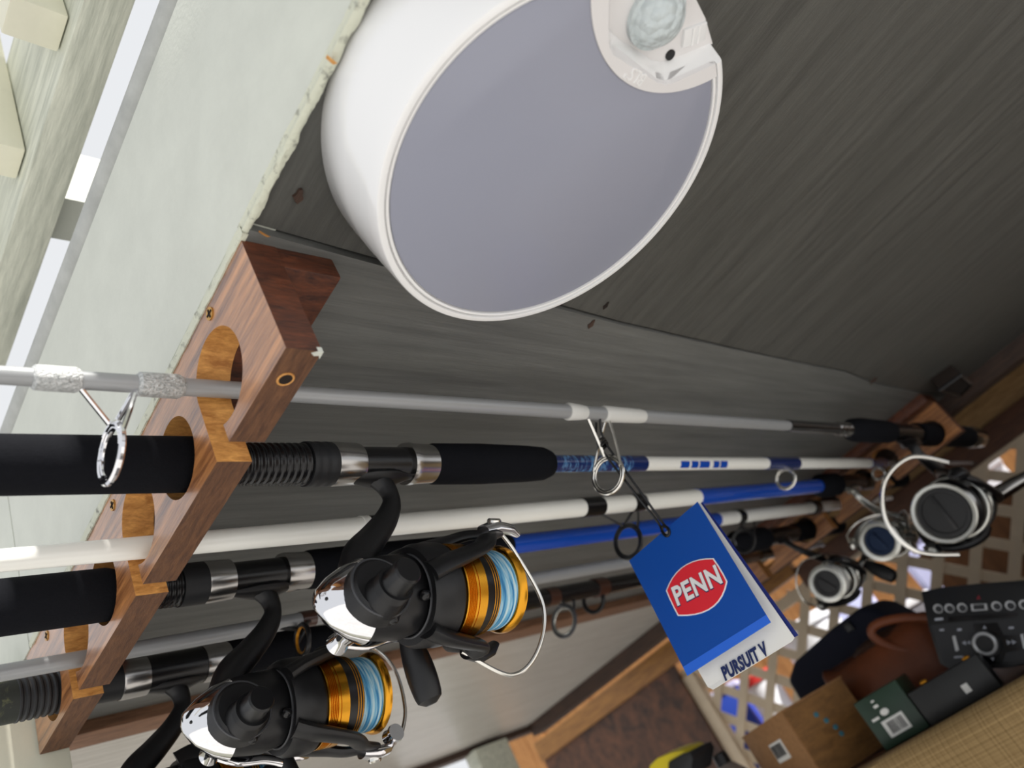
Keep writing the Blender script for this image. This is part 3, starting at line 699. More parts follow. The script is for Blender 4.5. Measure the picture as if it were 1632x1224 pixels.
    pt('handle_arm', MB().tube(spline([H @ Vector((0, .031 * hl, 0)), H @ Vector((.018, .034 * hl, -.002)), H @ Vector((.036, .035 * hl, .001)), H @ Vector((.052, .036 * hl, 0))], 5), .0036, 12, flat=.6), hm)
    kn = MB(); K = H @ Matrix.Translation((.052, .004 + .036 * hl, 0)) @ Matrix.Rotation(-handle, 4, 'Y')
    kz = [i / 16 for i in range(17)]
    kn.tube([K @ Vector((.002 * t, -.003 + .007 * t, .005 - .045 * t)) for t in kz], [.0035 + .0078 * sin(pi * min(1, t * .62 + .12)) * (1 if t < .9 else math.sqrt(max(.02, 1 - ((t - .9) / .1) ** 2))) for t in kz], 18, flat=.65, up=(0, 1, 0))
    pt('handle_knob', kn, 'matte_black')
    return T, M
gr1 = 'spinning reels with gold spools'
o2 = r2.p(598); o2.x = .297
T1, M1 = reel('black and gold spinning reel under the blue camouflage rod', o2, arm=radians(38), wire=[(.068, -.012, .029), (.080, -.006, .012), (.089, .002, -.024), (.074, .012, -.049), (.053, .021, -.055), (.026, .022, -.033)], handle=radians(4), group=gr1)
o4 = r4.p(405); o4.x = .273
T2, M2 = reel('black and gold spinning reel under the blue rod, knob below its tail', o4, arm=radians(192), hang=1, wire=[(.0685, .005, -.042), (.080, .003, -.024), (.085, .004, .006), (.076, .008, .028), (.052, .008, .033)], handle=radians(20), group=gr1)
o6 = r6.p(268)
T3, M3 = reel('black spinning reel under the camouflage handled rod by the post', o6, arm=radians(80), handle=radians(40), group=gr1)
# back reels, facing the opening
def back_reel(rod, px_foot, front_px, sc, label, style, **k):
    P = rod.p(px_foot); fx = P.x - .078 * sc; q_ = U(front_px, 'X', fx)
    dy, dz = q_.y - rod.p(px_foot).y, q_.z - P.z
    d = math.hypot(dy, dz) / sc; psi = math.atan2(dy, -dz)
    return reel(label, P, psi, True, sc, d, style=style, **k)
grb = 'spinning reels hanging at the back rack'
back_reel(r1, 1440, (1488, 806), 1.42, 'large black spinning reel with silver spool ring by the back rack', 'black', arm=radians(125), handle=radians(150), group=grb,
          wire=[(.066, .030, .026), (.088, .012, .044), (.096, -.018, .036), (.094, -.038, .006), (.086, -.034, -.026), (.066, -.012, -.044)])
back_reel(r3, 1352, (1390, 855), 1.08, 'silver spinning reel with a dark blue drag knob at the back', 'blue', arm=radians(60), handle=radians(200), group=grb)
back_reel(r5, 1240, (1305, 926), 1.0, 'silver and black spinning reel with ribbed spool, lowest at the back', 'silver', arm=radians(100), handle=radians(25), group=grb)

# ================================================================== LAMP
LN = Vector((.02, .06, 1)).normalized(); LC = Vector((.2741, .0973, .2502))
Lu = (Vector((1, 0, 0)) - LN * LN.x).normalized(); Lv = LN.cross(Lu)
LM = Matrix((( Lu.x, Lv.x, LN.x, LC.x), (Lu.y, Lv.y, LN.y, LC.y), (Lu.z, Lv.z, LN.z, LC.z), (0, 0, 0, 1)))
lamp = thing('ceiling_lamp', 'round white ceiling lamp with grey diffuser and motion sensor corner', 'lamp', (LC.x, LC.y, CZ))
def tmp(mb, bevel=0):
    me = mesh_of('tmp', mb, bevel, 0); o = bpy.data.objects.new('tmp', me); COL.objects.link(o); return o
def boolean(mb, cuts, bevel=0):
    o = tmp(mb, bevel); cs = []
    for cb, op in cuts:
        co = tmp(cb); cs.append(co); md = o.modifiers.new('b', 'BOOLEAN'); md.operation = op; md.object = co; md.solver = 'EXACT'
    bpy.context.view_layer.update(); dg = bpy.context.evaluated_depsgraph_get(); me = o.evaluated_get(dg).to_mesh()
    r_ = MB(); r_.v = [v_.co.copy() for v_ in me.vertices]; r_.f = [tuple(p_.vertices) for p_ in me.polygons]; r_.m = [0] * len(r_.f)
    o.evaluated_get(dg).to_mesh_clear()
    for x_ in cs + [o]: bpy.data.objects.remove(x_)
    return r_
def cyl(r0, z0, r1, z1, n=128, c=(0, 0)): return MB().lathe([(c[0], c[1], z0), (c[0], c[1], z1)], [r0, r1], n, up=(0, 1, 0))
def cutter():
    top = [(-.056, -.10), (-.042, -.0818), (-.0215, -.0612), (-.0185, -.0585), (-.0140, -.0568), (.0200, -.0568), (.0246, -.0576), (.0284, -.0600), (.050, -.0818), (.068, -.10), (.068, -.13), (-.056, -.13)]
    bot = [(-.050, -.10), (-.036, -.0855), (-.0165, -.0665), (-.0140, -.0642), (-.0095, -.0630), (.0202, -.0629), (.0256, -.0643), (.0296, -.0669), (.0493, -.0853), (.0650, -.10), (.0650, -.13), (-.050, -.13)]
    n = len(top); mb = MB(); vs = [(a[0] + (a[0] - b_[0]) * .1, a[1] + (a[1] - b_[1]) * .1, -.0012) for a, b_ in zip(top, bot)] + [(b_[0], b_[1], .012) for b_ in bot]
    fs = [tuple(range(n - 1, -1, -1)), tuple(range(n, 2 * n))] + [(i, (i + 1) % n, n + (i + 1) % n, n + i) for i in range(n)]
    return mb.add(vs, fs)
PC, PR = (.0040, -.1116), .0618
RO, RI = .0925, .0872
hous = boolean(MB().lathe([(0, 0, z) for z in (.0565, .054, .030, .010, .0022, .0006, 0, 0, .0022, .0022, .0006, .0006, .0026, .0026)],
                          [.0995, .1006, .0981, .0955, .0944, .0938, .0927, .0908, .0906, .0899, .0897, .0884, .0882, .0870], 160, up=(0, 1, 0)), [(cutter(), 'DIFFERENCE')])
part('housing', hous.xf(LM), 'lamp_white', lamp, smooth=30)
dif = boolean(MB().lathe([(0, 0, z) for z in (.004, .0014, .0008)], [RI + .0004, RI + .0004, RI - .0008], 160, up=(0, 1, 0)), [(cyl(PR, -.01, PR, .02, 128, PC), 'DIFFERENCE')])
part('diffuser', dif.xf(LM), 'lamp_diffuser', lamp, smooth=30, label='grey translucent diffuser disc')
pan = boolean(cyl(PR - .0002, .0003, PR - .0002, .006, 128, PC), [(cyl(.0903, -.01, .0903, .03), 'INTERSECT'), (cutter(), 'DIFFERENCE')])
part('sensor_panel', pan.xf(LM), 'lamp_panel', lamp, smooth=30)
part('sensor_tray', MB().prism([[(-.034, -.0855), (-.0140, -.0642), (-.0095, -.0632), (.0202, -.0631), (.0256, -.0645), (.0296, -.0671), (.0490, -.0838), (.034, -.0905), (.02, -.0945), (-.01, -.0945)]], (0, 0, 0), (1, 0, 0), (0, 1, 0), (0, 0, 1), .0118, .0135).xf(LM), 'lamp_panel', lamp)
dc = Vector((.0052, -.0790, .0118))
dome = part('sensor_dome', MB().lathe([dc + Vector((0, 0, -z)) for z in (0, .0025, .003, .006, .0085, .0105, .0118, .0122)], [.0150, .0150, .0132, .0124, .0104, .0074, .0036, .0004], 40, up=(0, 1, 0)).xf(LM), 'dome_plastic', lamp, label='milky faceted sensor dome')
part('light_sensor', MB().lathe([(.0282, -.0692, .0122), (.0282, -.0692, .0112)], [.0026, .0026], 24, up=(0, 1, 0)).xf(LM), 'black_gloss', lamp)
B2 = LM @ Matrix.Translation((.0335, -.0822, .0118)) @ Matrix.Rotation(radians(-42), 4, 'Z')
btn = part('mode_button', MB().box((-.0066, -.0046, -.0016), (.0066, .0046, .001)).xf(B2), 'lamp_rim', lamp, .0010)
for a in (-.0016, .0016): part('button_rib', MB().box((a - .0004, -.0044, -.0023), (a + .0004, .0044, -.0013)).xf(B2), 'lamp_white', btn)
part('lettering', text_mesh('BLS°', .0088, LM @ Matrix.Translation((.0045, -.0548, .0003)) @ Matrix.Rotation(radians(180), 4, 'X') @ Matrix.Rotation(radians(181), 4, 'Z'), .0005, sx=.8), 'lamp_white', lamp, smooth=0)

# ================================================================== HANG TAG
cor = [Vector((.4986, .3266, .1605)), Vector((.5157, .2595, .1616)), Vector((.4844, .2499, .0613)), Vector((.4673, .3171, .0602))]
tu = (cor[1] - cor[0]).normalized(); td = (cor[3] - cor[0]).normalized(); tn = tu.cross(td).normalized()
if tn.dot(-cor[0]) < 0: tn = -tn
TO = sum(cor, Vector()) / 4
TW, TH = (cor[1] - cor[0]).length, (cor[3] - cor[0]).length
def onT(p, off=0):
    d = Vector(ray(p)); return d * ((TO + tn * off).dot(tn) / d.dot(tn))
def uvT(p, off=0):
    w_ = onT(p, off) - TO; return (w_.dot(tu), w_.dot(td))
tg = thing('hang_tag', 'folded blue cardboard hang tag with red badge hanging from the silver rod', 'tag', cor[0].lerp(cor[1], .5), None)
def flat(name, poly, mt, z0, z1, parent=tg, bevel=0, label=None):
    return part(name, MB().prism(poly, TO, tu, td, tn, z0, z1), mt, parent, bevel, 20, label=label)
fr = [uvT(p) for p in ((1003, 894), (1112, 800), (1229, 992), (1096, 1077))]
st = [uvT(p) for p in ((1222, 980), (1229, 992), (1096, 1077), (1089, 1063))]
hole = [(uvT((1062, 848))[0] + .0022 * cos(2 * pi * i / 20), uvT((1062, 848))[1] + .0022 * sin(2 * pi * i / 20)) for i in range(20)]
cv = flat('front_cover', [fr, hole], 'tag_blue', 0, .0004, label='blue front cover')
flat('strip', [st], 'tag_strip', .0004, .0006, cv)
def quad(a, m_, b_, n=9): return [((1 - t) ** 2 * a[0] + 2 * t * (1 - t) * m_[0] + t * t * b_[0], (1 - t) ** 2 * a[1] + 2 * t * (1 - t) * m_[1] + t * t * b_[1]) for t in [k / n for k in range(n)]]
badge = quad((1062, 942), (1080, 889), (1138, 890)) + quad((1138, 890), (1151, 908), (1160, 927), 3) + quad((1160, 927), (1150, 985), (1081, 982)) + quad((1081, 982), (1070, 962), (1062, 942), 3)
cxy = (1111, 936)
def shr(k): return [uvT((cxy[0] + (p[0] - cxy[0]) * k, cxy[1] + (p[1] - cxy[1]) * k)) for p in badge]
bd = flat('badge', [shr(1.0)], 'tag_letter', .0004, .0007, cv); flat('badge_field', [shr(.955)], 'tag_red', .0007, .0009, bd)
def textT(name, body, pc, pdir, size, mt, z, parent, **k):
    a, b_ = onT(pc), onT(pdir); ex = (b_ - a).normalized(); ey = tn.cross(ex)
    Mx = Matrix(((ex.x, ey.x, tn.x, a.x), (ex.y, ey.y, tn.y, a.y), (ex.z, ey.z, tn.z, a.z), (0, 0, 0, 1))) @ Matrix.Translation((0, 0, z))
    part(name, text_mesh(body, size, Mx, .0002, **k), mt, parent, smooth=0)
textT('lettering_shadow', 'PENN', (1112.3, 935.8), (1158, 912), .0200, 'tag_navy', .00085, bd, offset=.050, shear=-.04, sx=.74, space=1.06)
textT('lettering', 'PENN', (1112, 935), (1158, 911), .0200, 'tag_letter', .0010, bd, offset=.030, shear=-.04, sx=.74, space=1.06)
# inner page and back cover, opening away behind the front cover
bk = -tn
pg = [onT((1010, 892), -.001), onT((1116, 801), -.003), onT((1266, 1016), -.016), onT((1262, 1022), -.016), onT((1136, 1099), -.014), onT((1128, 1095), -.014)]
def slab(name, pts, th, mt, parent, label=None):
    n_ = len(pts); mb_ = MB().add(list(pts) + [p_ - tn * th for p_ in pts], [tuple(range(n_)), tuple(range(2 * n_ - 1, n_ - 1, -1))] + [(i, (i + 1) % n_, n_ + (i + 1) % n_, n_ + i) for i in range(n_)])
    return part(name, mb_, mt, parent, smooth=0, label=label)
page = slab('inner_page', pg, .0004, 'tag_white', tg, 'white inner page')
bc = [onT((1012, 890), -.003), onT((1119, 800), -.006), onT((1272, 1012), -.019), onT((1138, 1092), -.018)]
slab('back_cover', bc, .0005, 'tag_back', tg)
a, b_, c_ = pg[2], pg[4], pg[1]
ex = (pg[3] - pg[4]).normalized(); pn = ex.cross((pg[1] - pg[2]).normalized()).normalized()
if pn.dot(-pg[2]) < 0: pn = -pn
ey = pn.cross(ex); 
d_ = Vector(ray((1186, 1056))); tc_ = d_ * (pg[4].dot(pn) / d_.dot(pn))
Mx = Matrix(((ex.x, ey.x, pn.x, tc_.x), (ex.y, ey.y, pn.y, tc_.y), (ex.z, ey.z, pn.z, tc_.z), (0, 0, 0, 1))) @ Matrix.Translation((0, 0, .0006))
part('lettering', text_mesh('PURSUIT V', .0118, Mx, .0002, shear=.24, offset=.045, sx=.60, space=1.06), 'tag_navy', page, smooth=0)
# black cord loop from the guide to the hole
hk = onT((1062, 848), .001)
gt = r1.p(951) + gB[2] * .006; gm = U((960, 707), 'X', gt.x)
lp = MB()
for off in (-.0014, .0014):
    o_ = tu * off
    lp.tube(spline([gt + o_ * 1.5, gm + o_ * 2, gm.lerp(hk, .5) + o_ * 1.6, hk + Vector((0, 0, .012)) + o_, hk + o_ * 1.4 + Vector((0, 0, .004))], 6), .0010, 8)
lp.ring(hk + Vector((0, 0, .001)), tu.cross(Vector((0, 0, 1))) + tn * .6, .0042, .0012, 24, 8, sx=.6)
for i in range(3): lp.ring(gm + Vector((0, 0, .002 - .0022 * i)), (0, .25, 1), .0036, .001, 20, 6, up=(1, 0, 0))
part('cord', lp, 'black_gloss', tg, label='black looped cord')

# ================================================================== SHELF AND CLUTTER
SZ = -.068; SX = 1.0
sh = thing('shelf', 'burlap draped shelf across the back of the shed', 'shelf', (SX, .4, SZ))
part('shelf_board', MB().box((SX, -.5, SZ - .03), (XL + .01, .93, SZ)), 'red_rail', sh)
mb = MB(); n_ = 90; vs = []; fs = []
for i in range(n_ + 1):
    y = -.5 + 1.43 * i / n_
    for k_, (dx, z) in enumerate(((.03, SZ + .0012), (.004, SZ + .003), (-.006, SZ - .002), (-.010, SZ - .02), (-.011, SZ - .09), (-.013, SZ - .22), (-.016, SZ - .4))):
        vs.append((SX + dx + .0035 * sin(y * 21 + k_) * (k_ > 2) , y, z + .0016 * sin(y * 9)))
for i in range(n_):
    for k_ in range(6): a = i * 7 + k_; fs.append((a, a + 1, a + 8, a + 7))
part('burlap_drape', mb.add(vs, fs), 'burlap', sh, smooth=60, label='coarse tan burlap hanging over the edge')
for y in (-.3, .3, .85): part('bracket', MB().box((XL - .25, y, SZ - .2), (XL + .010, y + .02, SZ - .03)), 'red_rail', sh)

def obox(name, label, cat, c, size, rz, mats, bevel=.001, ry=0, rx=0):
    """box standing on c"""
    T = thing(name, label, cat, c); M = Matrix.Translation(c) @ Matrix.Rotation(rz, 4, 'Z') @ Matrix.Rotation(ry, 4, 'Y') @ Matrix.Rotation(rx, 4, 'X')
    return T, M
# cardboard carton: two faces and an open flap edge
c0 = Vector((1.115, .632, SZ))
T, M = obox('carton', 'brown cardboard carton with a barcode sticker behind the burlap edge', 'box', c0, None, radians(-32), None)
part('body', MB().box((-.055, -.075, .001), (.055, .075, .098)).xf(M), 'cardboard', T, .0012)
part('printed_side', MB().box((-.053, -.0762, .003), (.053, -.0748, .096)).xf(M), 'cardboard_print', T)
part('lid_flap', MB().box((-.056, -.076, .0975), (.056, .076, .0995)).xf(M), 'cardboard', T)
lb = part('barcode_sticker', MB().box((-.0562, -.030, .046), (-.0549, .010, .072)).xf(M), 'label_white', T)
bars = MB(); x_ = -.026
while x_ < .006:
    w_ = random.choice((.0008, .0014, .002)); bars.box((-.0566, x_, .052), (-.056, x_ + w_, .069)); x_ += w_ + random.choice((.001, .0016))
part('bars', bars.xf(M), 'ink', lb)
pm = MB()
for i, (a, z) in enumerate(((-.012, .074), (-.004, .062), (.002, .050), (.004, .040))): pm.sphere((a, -.0765, z), (.004, .0006, .0035), 8, 5)
part('print_marks', pm.xf(M), 'teal_ink', T)
# green box with barcode label
c0 = Vector((1.055, .445, SZ))
T, M = obox('parts_box', 'small dark green box with white barcode label on the shelf', 'box', c0, None, radians(8), None)
part('body', MB().box((-.012, -.001, .001), (.05, .062, .062)).xf(M), 'box_green', T, .001)
lb = part('barcode_label', MB().box((-.0128, .016, .010), (-.0118, .046, .030)).xf(M), 'label_white', T)
bars = MB(); x_ = .020
while x_ < .042:
    w_ = random.choice((.0006, .001, .0016)); bars.box((-.0132, x_, .013), (-.0127, x_ + w_, .027)); x_ += w_ + random.choice((.0008, .0012))
part('bars', bars.xf(M), 'ink', lb)
pm = MB().sphere((-.0125, .034, .038), (.0008, .006, .004), 10, 6).box((-.0128, .044, .034), (-.0118, .054, .037)).box((-.0128, .036, .046), (-.0118, .042, .049)).box((-.0128, .037, .053), (-.0118, .041, .055))
part('print_marks', pm.xf(M), 'label_white', T)
# black box beside it
c0 = Vector((1.055, .345, SZ))
T, M = obox('parts_box', 'plain black box between the green box and the car radio', 'box', c0, None, radians(8), None)
part('body', MB().box((-.010, -.001, .001), (.019, .093, .042)).xf(M), 'box_black', T, .001)
pm = MB().box((-.0108, .028, .012), (-.0098, .036, .022)); part('print_marks', pm.xf(M), 'label_white', T)
for yy, zz in ((.070, .044), (.012, .043)): part('clip', MB().sphere((-.002, yy, zz), (.003, .005, .0028), 10, 6).xf(M), 'gold_ring', T)
# leather bag with strap handle
c0 = Vector((1.20, .50, SZ))
T = thing('handbag', 'brown leather handbag with a looped handle behind the boxes', 'bag', c0)
M = Matrix.Translation(c0)
mb = MB(); prof = [(0, .92), (.02, 1.0), (.06, 1.0), (.095, .86), (.112, .66), (.118, .4)]; vs = []; fs = []; K_ = 36
for z, s_ in prof:
    for i in range(K_):
        t = 2 * pi * i / K_; cx_ = math.copysign(abs(cos(t)) ** .55, cos(t)); sy_ = math.copysign(abs(sin(t)) ** .55, sin(t))
        vs.append((.05 * s_ * cx_, .098 * (.92 + .08 * s_) * sy_, .001 + z - .012 * (z / .118) * (sin(t * 3) * .5 + .5)))
for i in range(len(prof) - 1):
    for j in range(K_): j2 = (j + 1) % K_; fs.append((i * K_ + j, i * K_ + j2, (i + 1) * K_ + j2, (i + 1) * K_ + j))
fs += [tuple(range(K_ - 1, -1, -1)), tuple((len(prof) - 1) * K_ + j for j in range(K_))]
part('body', mb.add(vs, fs).xf(M), 'leather', T, smooth=60)
hp = [U(p, 'X', 1.16) for p in ((1480, 1042), (1420, 1030), (1390, 1012), (1396, 996), (1430, 986), (1480, 985), (1530, 992))]
part('handle', MB().tube(spline(hp, 8), .0062, 12, flat=.7), 'leather', T)
part('mouth', MB().sphere((.0, -.02, .112), (.03, .06, .012), 20, 10).xf(M), 'leather_dark', T)
# navy bag
c0 = Vector((1.30, .60, SZ))
T = thing('tool_bag', 'slumped dark navy cloth bag standing behind the leather handbag', 'bag', c0)
A_ = [U(p, 'X', 1.28) for p in ((1262, 1082), (1272, 1052), (1330, 1000), (1378, 964), (1402, 968), (1432, 984), (1480, 1010), (1480, 1060), (1400, 1110), (1300, 1150))]
A_[-1].z = A_[-2].z = SZ + .001; A_[-3].z = SZ + .001
poly = [(p_.y, p_.z) for p_ in A_]
part('body', MB().prism([poly], (1.26, 0, 0), (0, 1, 0), (0, 0, 1), (1, 0, 0), 0, .1), 'navy_cloth', T, .012, 50, seg=3)
b1, b2 = U((1345, 985), 'X', 1.262), U((1395, 1010), 'X', 1.262)
part('buckle', MB().box((1.254, b1.y - .006, b1.z - .022), (1.262, b1.y + .006, b1.z - .008)), 'satin_black', T, .001)
# car radio
c0 = U((1500, 1066), 'X', 1.10)
T = thing('car_radio', 'black car radio fascia with round buttons and a silver ringed dial', 'radio', (c0.x + .02, c0.y - .05, SZ))
Q = [U((1468, 942), 'X', 1.105), U((1632, 925), 'X', 1.105), U((1500, 1066), 'X', 1.09)]
ru = (Q[1] - Q[0]).normalized(); rd = (Q[2] - Q[0]); rd = (rd - ru * rd.dot(ru) * .0); rdn = rd.normalized(); rn = ru.cross(rdn).normalized()
if rn.dot(-Q[0]) < 0: rn = -rn
def onR(p, off=0):
    d = Vector(ray(p)); return d * ((Q[0] + rn * off).dot(rn) / d.dot(rn))
RU = ru; RD = (rn.cross(ru)).normalized()
if RD.dot(rd) < 0: RD = -RD
def uvR(p): w_ = onR(p) - Q[0]; return (w_.dot(RU), w_.dot(RD))
def rp(name, px, mt, z0, z1, parent=T, bevel=0, pre=None): return part(name, MB().prism([[uvR(p) for p in px]], Q[0], RU, RD, rn, z0, z1), mt, parent, bevel, 30)
rp('fascia', [(1468, 943), (1500, 936), (1560, 930), (1640, 924), (1690, 922), (1735, 930), (1732, 985), (1642, 1056), (1600, 1065), (1515, 1067), (1498, 1058), (1480, 1000)], 'radio_black', -.05, 0, T, .003)
rp('lower_panel', [(1484, 996), (1545, 990), (1690, 984), (1716, 986), (1712, 998), (1640, 1050), (1560, 1060), (1505, 1058)], 'radio_panel', 0, .001)
rp('slot', [(1512, 984), (1622, 976), (1622, 983), (1512, 991)], 'radio_glossy', 0, .0014)
rp('dial_plate', [(1552, 994), (1590, 992), (1600, 1012), (1640, 1012), (1640, 1034), (1604, 1040), (1598, 1056), (1570, 1058), (1555, 1034)], 'radio_glossy', .001, .0018)
def rdisc(name, p, r_, mt, z0, z1, parent=T):
    u_, v_ = uvR(p); return part(name, MB().prism([[(u_ + r_ * cos(2 * pi * i / 28), v_ + r_ * sin(2 * pi * i / 28)) for i in range(28)]], Q[0], RU, RD, rn, z0, z1), mt, parent, 0, 30)
u_, v_ = uvR((1573, 1026)); oc = Q[0] + RU * u_ + RD * v_
dl = rdisc('dial', (1573, 1026), .0155, 'radio_black', .0015, .009); part('dial_ring', MB().ring(oc + rn * .009, rn, .0118, .0022, 36, 8, up=tuple(RD)), 'radio_silver', dl)
for p in ((1496, 970), (1514, 969.5), (1534, 968.5), (1589, 966), (1611, 965), (1633, 963.5)):
    bt = rdisc('button', p, .0055, 'radio_silver', 0, .003); rdisc('button_face', (p[0] + 1.2, p[1] + .8), .0040, 'radio_panel', .003, .0034, bt)
wbt = rp('wide_button', [(1548, 963), (1573, 962), (1575, 972), (1550, 974)], 'radio_silver', 0, .003); rp('button_face', [(1552, 964), (1570, 963), (1571, 971), (1553, 972)], 'radio_panel', .003, .0034, wbt)
rp('rocker', [(1518.5, 1014), (1523, 1013), (1529, 1036), (1524, 1038)], 'radio_silver', .001, .0022); rp('rocker', [(1627, 1011), (1631, 1010), (1636, 1033), (1632, 1034)], 'radio_silver', .001, .0022)
rp('hazard_mark', [(1556, 955), (1560, 948), (1563, 954.5)], 'hazard_red', 0, .0006)
def textR(body, pc, size):
    u_, v_ = uvR(pc); a_ = Q[0] + RU * u_ + RD * v_; ey_ = -RD
    Mx_ = Matrix(((RU.x, ey_.x, rn.x, a_.x), (RU.y, ey_.y, rn.y, a_.y), (RU.z, ey_.z, rn.z, a_.z), (0, 0, 0, 1))) @ Matrix.Translation((0, 0, .0019))
    part('lettering', text_mesh(body, size, Mx_, .0002), 'radio_mark', T, smooth=0)
textR('◄◄', (1541, 1025), .006); textR('►►', (1613, 1024), .006); textR('▲', (1570, 1000), .005); textR('▼', (1583, 1051), .005)
rp('legend', [(1490, 985.5), (1503, 984.5), (1503, 988), (1490, 989)], 'radio_mark', 0, .0006); rp('legend', [(1521, 1046), (1535, 1045), (1535, 1048), (1521, 1049)], 'radio_mark', .001, .0014)
rp('legend', [(1498, 1003), (1505, 1002.5), (1505, 1005), (1498, 1005.5)], 'radio_mark', .001, .0014); rp('legend', [(1526, 1002), (1533, 1001.5), (1533, 1005), (1526, 1005.5)], 'radio_mark', .001, .0014); rp('legend', [(1608, 999), (1616, 998.5), (1616, 1002), (1608, 1002.5)], 'radio_mark', .001, .0014)
# yellow and black tape holder and clear bottle at the lower edge
SB = -.06
c0 = Vector((1.03, .80, SZ)); T = thing('tape_measure', 'yellow and black tape measure on the shelf below the plywood', 'tool', c0)
yp = [U(p, 'X', 1.0) for p in ((1028, 1224), (1040, 1212), (1062, 1203), (1082, 1199), (1092, 1202), (1096, 1214), (1092, 1230), (1060, 1260), (1030, 1262))]
part('case', MB().prism([[(p_.y, p_.z) for p_ in yp]], (1.01, 0, 0), (0, 1, 0), (0, 0, 1), (1, 0, 0), 0, .05), 'yellow_plastic', T, .004, 40)
kp = [U(p, 'X', 1.0) for p in ((1062, 1216), (1084, 1203), (1097, 1200), (1102, 1210), (1098, 1240), (1060, 1262))]
part('grip', MB().prism([[(p_.y, p_.z) for p_ in kp]], (1.004, 0, 0), (0, 1, 0), (0, 0, 1), (1, 0, 0), 0, .062), 'rubber', T, .003, 40)
bc_ = U((1165, 1235), 'X', 1.08); bcz = SZ
T = thing('bottle', 'clear plastic bottle with a black cap beside the carton', 'bottle', (bc_.x, bc_.y, bcz))
top = U((1150, 1197), 'X', 1.08).z
part('body', MB().lathe([(bc_.x, bc_.y, z) for z in (bcz, bcz + .004, top - .055, top - .035, top - .022, top - .015)], [.024, .028, .028, .026, .016, .010], 28, up=(1, 0, 0)), 'bottle_clear', T)
part('cap', MB().lathe([(bc_.x, bc_.y, z) for z in (top - .018, top - .002, top)], [.012, .0115, .0095], 24, up=(1, 0, 0)), 'satin_black', T)
# dark junction box under the ceiling behind the rack end
c0 = U((1534, 624), 'Z', CZ - .02)
T = thing('junction_box', 'small dark junction box on the ceiling beside the back rack', 'box', (1.27, .165, CZ))
jb = [U(p, 'Z', CZ - .02) for p in ((1498, 622), (1532, 598), (1549, 612), (1530, 632))]
part('cover', MB().prism([[(p_.x, p_.y) for p_ in jb]], (0, 0, CZ), (1, 0, 0), (0, 1, 0), (0, 0, 1), -.02, .002), 'dark_hole', T, .003, 40)
part('rim', MB().tube([p_ + Vector((0, 0, .001)) for p_ in jb], .0025, 8, closed=True), 'satin_black', T)

# ---------------- outside, beyond the lattice
BZ = -.125; KO = 1.25
part('trim_5', MB().box((XL + .12, -.8, -1.2), (XL + .135, .46 * 1.31, .135 * 1.31)), 'screen_board', kind='structure', loc=(XL + .12, 0, -1.2))
fn = thing('board_fence', 'sunlit orange board fence beyond the lattice', 'fence', (3.7, .8, FL))
for k_ in range(32):
    y = -.8 + .16 * k_
    part('board', MB().box((3.7 + random.uniform(0, .012), y, FL), (3.73, y + .155, .92 + random.uniform(-.02, .02))), 'fence_wood', fn)
bn = thing('potting_bench', 'rough wooden bench behind the lattice holding odds and ends', 'bench', (2.3, .9, BZ))
for k_ in range(4): part('plank', MB().box((2.03 + .14 * k_, -.1, BZ - .03), (2.165 + .14 * k_, 2.1, BZ)), 'fence_wood', bn)
for xx in (2.04, 2.52):
    for y in (-.05, 2.0): part('leg', MB().box((xx, y, FL), (xx + .05, y + .05, BZ - .03)), 'fence_wood', bn)
def tub(name, label, cat, y, r, h_, mt, x=1.8, lid=None, taper=.9):
    x, y, r, h_ = x * KO, y * KO, r * KO, h_ * KO
    T = thing(name, label, cat, (x, y, BZ))
    part('body', MB().lathe([(x, y, BZ), (x, y, BZ + h_ * .9), (x, y, BZ + h_)], [r * taper, r, r * .96], 28, up=(1, 0, 0)), mt, T)
    part('lid', MB().lathe([(x, y, BZ + h_ * .985), (x, y, BZ + h_ * 1.06), (x, y, BZ + h_ * 1.07)], [r * 1.05, r * 1.05, r * .95], 28, up=(1, 0, 0)), lid or mt, T)
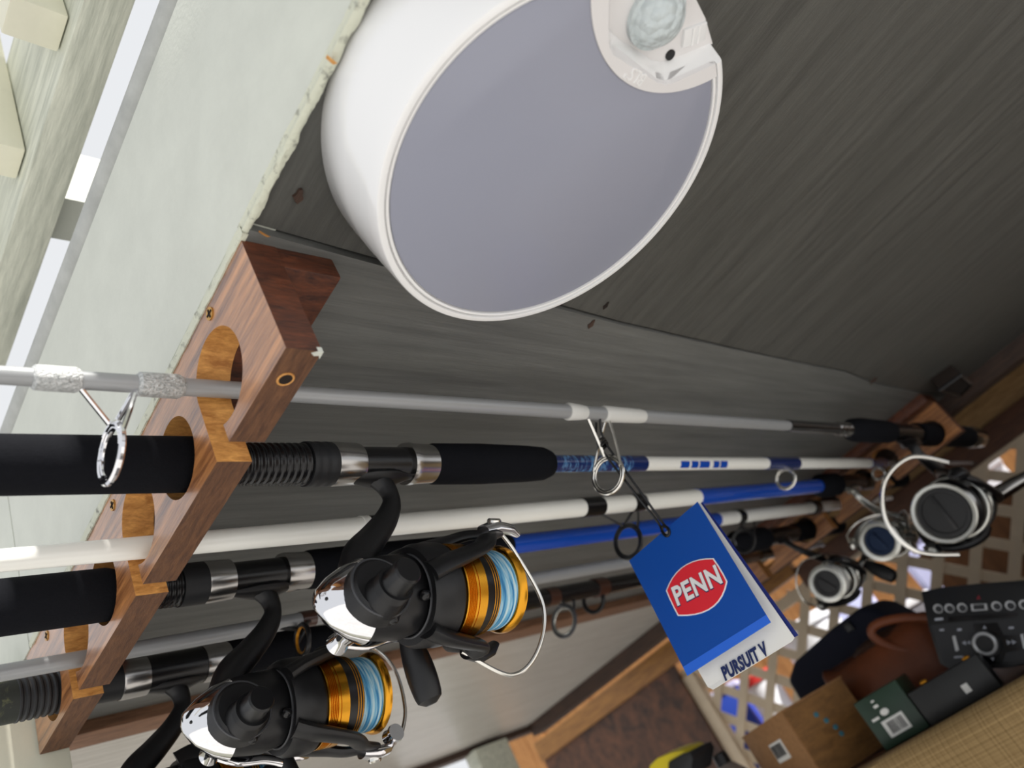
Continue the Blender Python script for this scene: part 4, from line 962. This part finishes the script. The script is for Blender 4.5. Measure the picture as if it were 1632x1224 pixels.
def crate(name, label, y, sx, sy, h_, mt, x=1.8, rz=.4, lid=None):
    x, y, sx, sy, h_ = x * KO, y * KO, sx * KO, sy * KO, h_ * KO
    T = thing(name, label, 'box', (x, y, BZ)); M_ = Matrix.Translation((x, y, BZ)) @ Matrix.Rotation(rz, 4, 'Z')
    part('body', MB().box((-sx / 2, -sy / 2, 0), (sx / 2, sy / 2, h_)).xf(M_), mt, T, .004)
    part('lid', MB().box((-sx / 2 - .004, -sy / 2 - .004, h_ - .012), (sx / 2 + .004, sy / 2 + .004, h_ + .006)).xf(M_), lid or mt, T, .003)
tub('bucket', 'white plastic bucket on the bench seen through the lattice', 'bucket', .86, .075, .27, 'white_plastic')
crate('storage_box', 'lilac plastic box on the bench behind the large reel', .52, .12, .12, .29, 'lilac_plastic')
tub('paint_tin', 'pale grey paint tin on the bench beside the lilac box', 'tin', .67, .055, .20, 'steel_grey', lid='white_plastic')
crate('storage_box', 'blue plastic crate at the plywood end of the bench', 1.18, .15, .14, .26, 'blue_plastic', lid='lilac_plastic')
tub('spray_bottle', 'white bottle with a red cap on the bench', 'bottle', 1.02, .04, .23, 'white_plastic', x=1.75, lid='red_plastic')
tub('flower_pot', 'orange clay flower pot on the bench', 'pot', .97, .07, .15, 'orange_clay', x=1.95)
tub('watering_tub', 'small blue tub in front of the flower pot', 'tub', .93, .04, .10, 'blue_plastic', x=1.70, lid='white_plastic')
crate('storage_box', 'white plastic box at the far end behind the board', .37, .10, .12, .33, 'white_plastic', x=1.86, rz=.2)
crate('storage_box', 'white lidded box between the lilac box and the board', .415, .07, .07, .25, 'white_plastic', x=1.665, rz=.5, lid='lilac_plastic')
crate('storage_box', 'pale lilac carton between the bucket and the paint tin', .78, .08, .09, .31, 'lilac_plastic', x=1.92, rz=.3, lid='white_plastic')
crate('storage_box', 'grey steel cash box in front of the paint tin', .60, .10, .07, .19, 'steel_grey', x=1.68, rz=.7, lid='white_plastic')
tub('jar', 'green lidded jar on the bench beside the bucket', 'jar', .76, .035, .12, 'green_plastic', x=1.70)
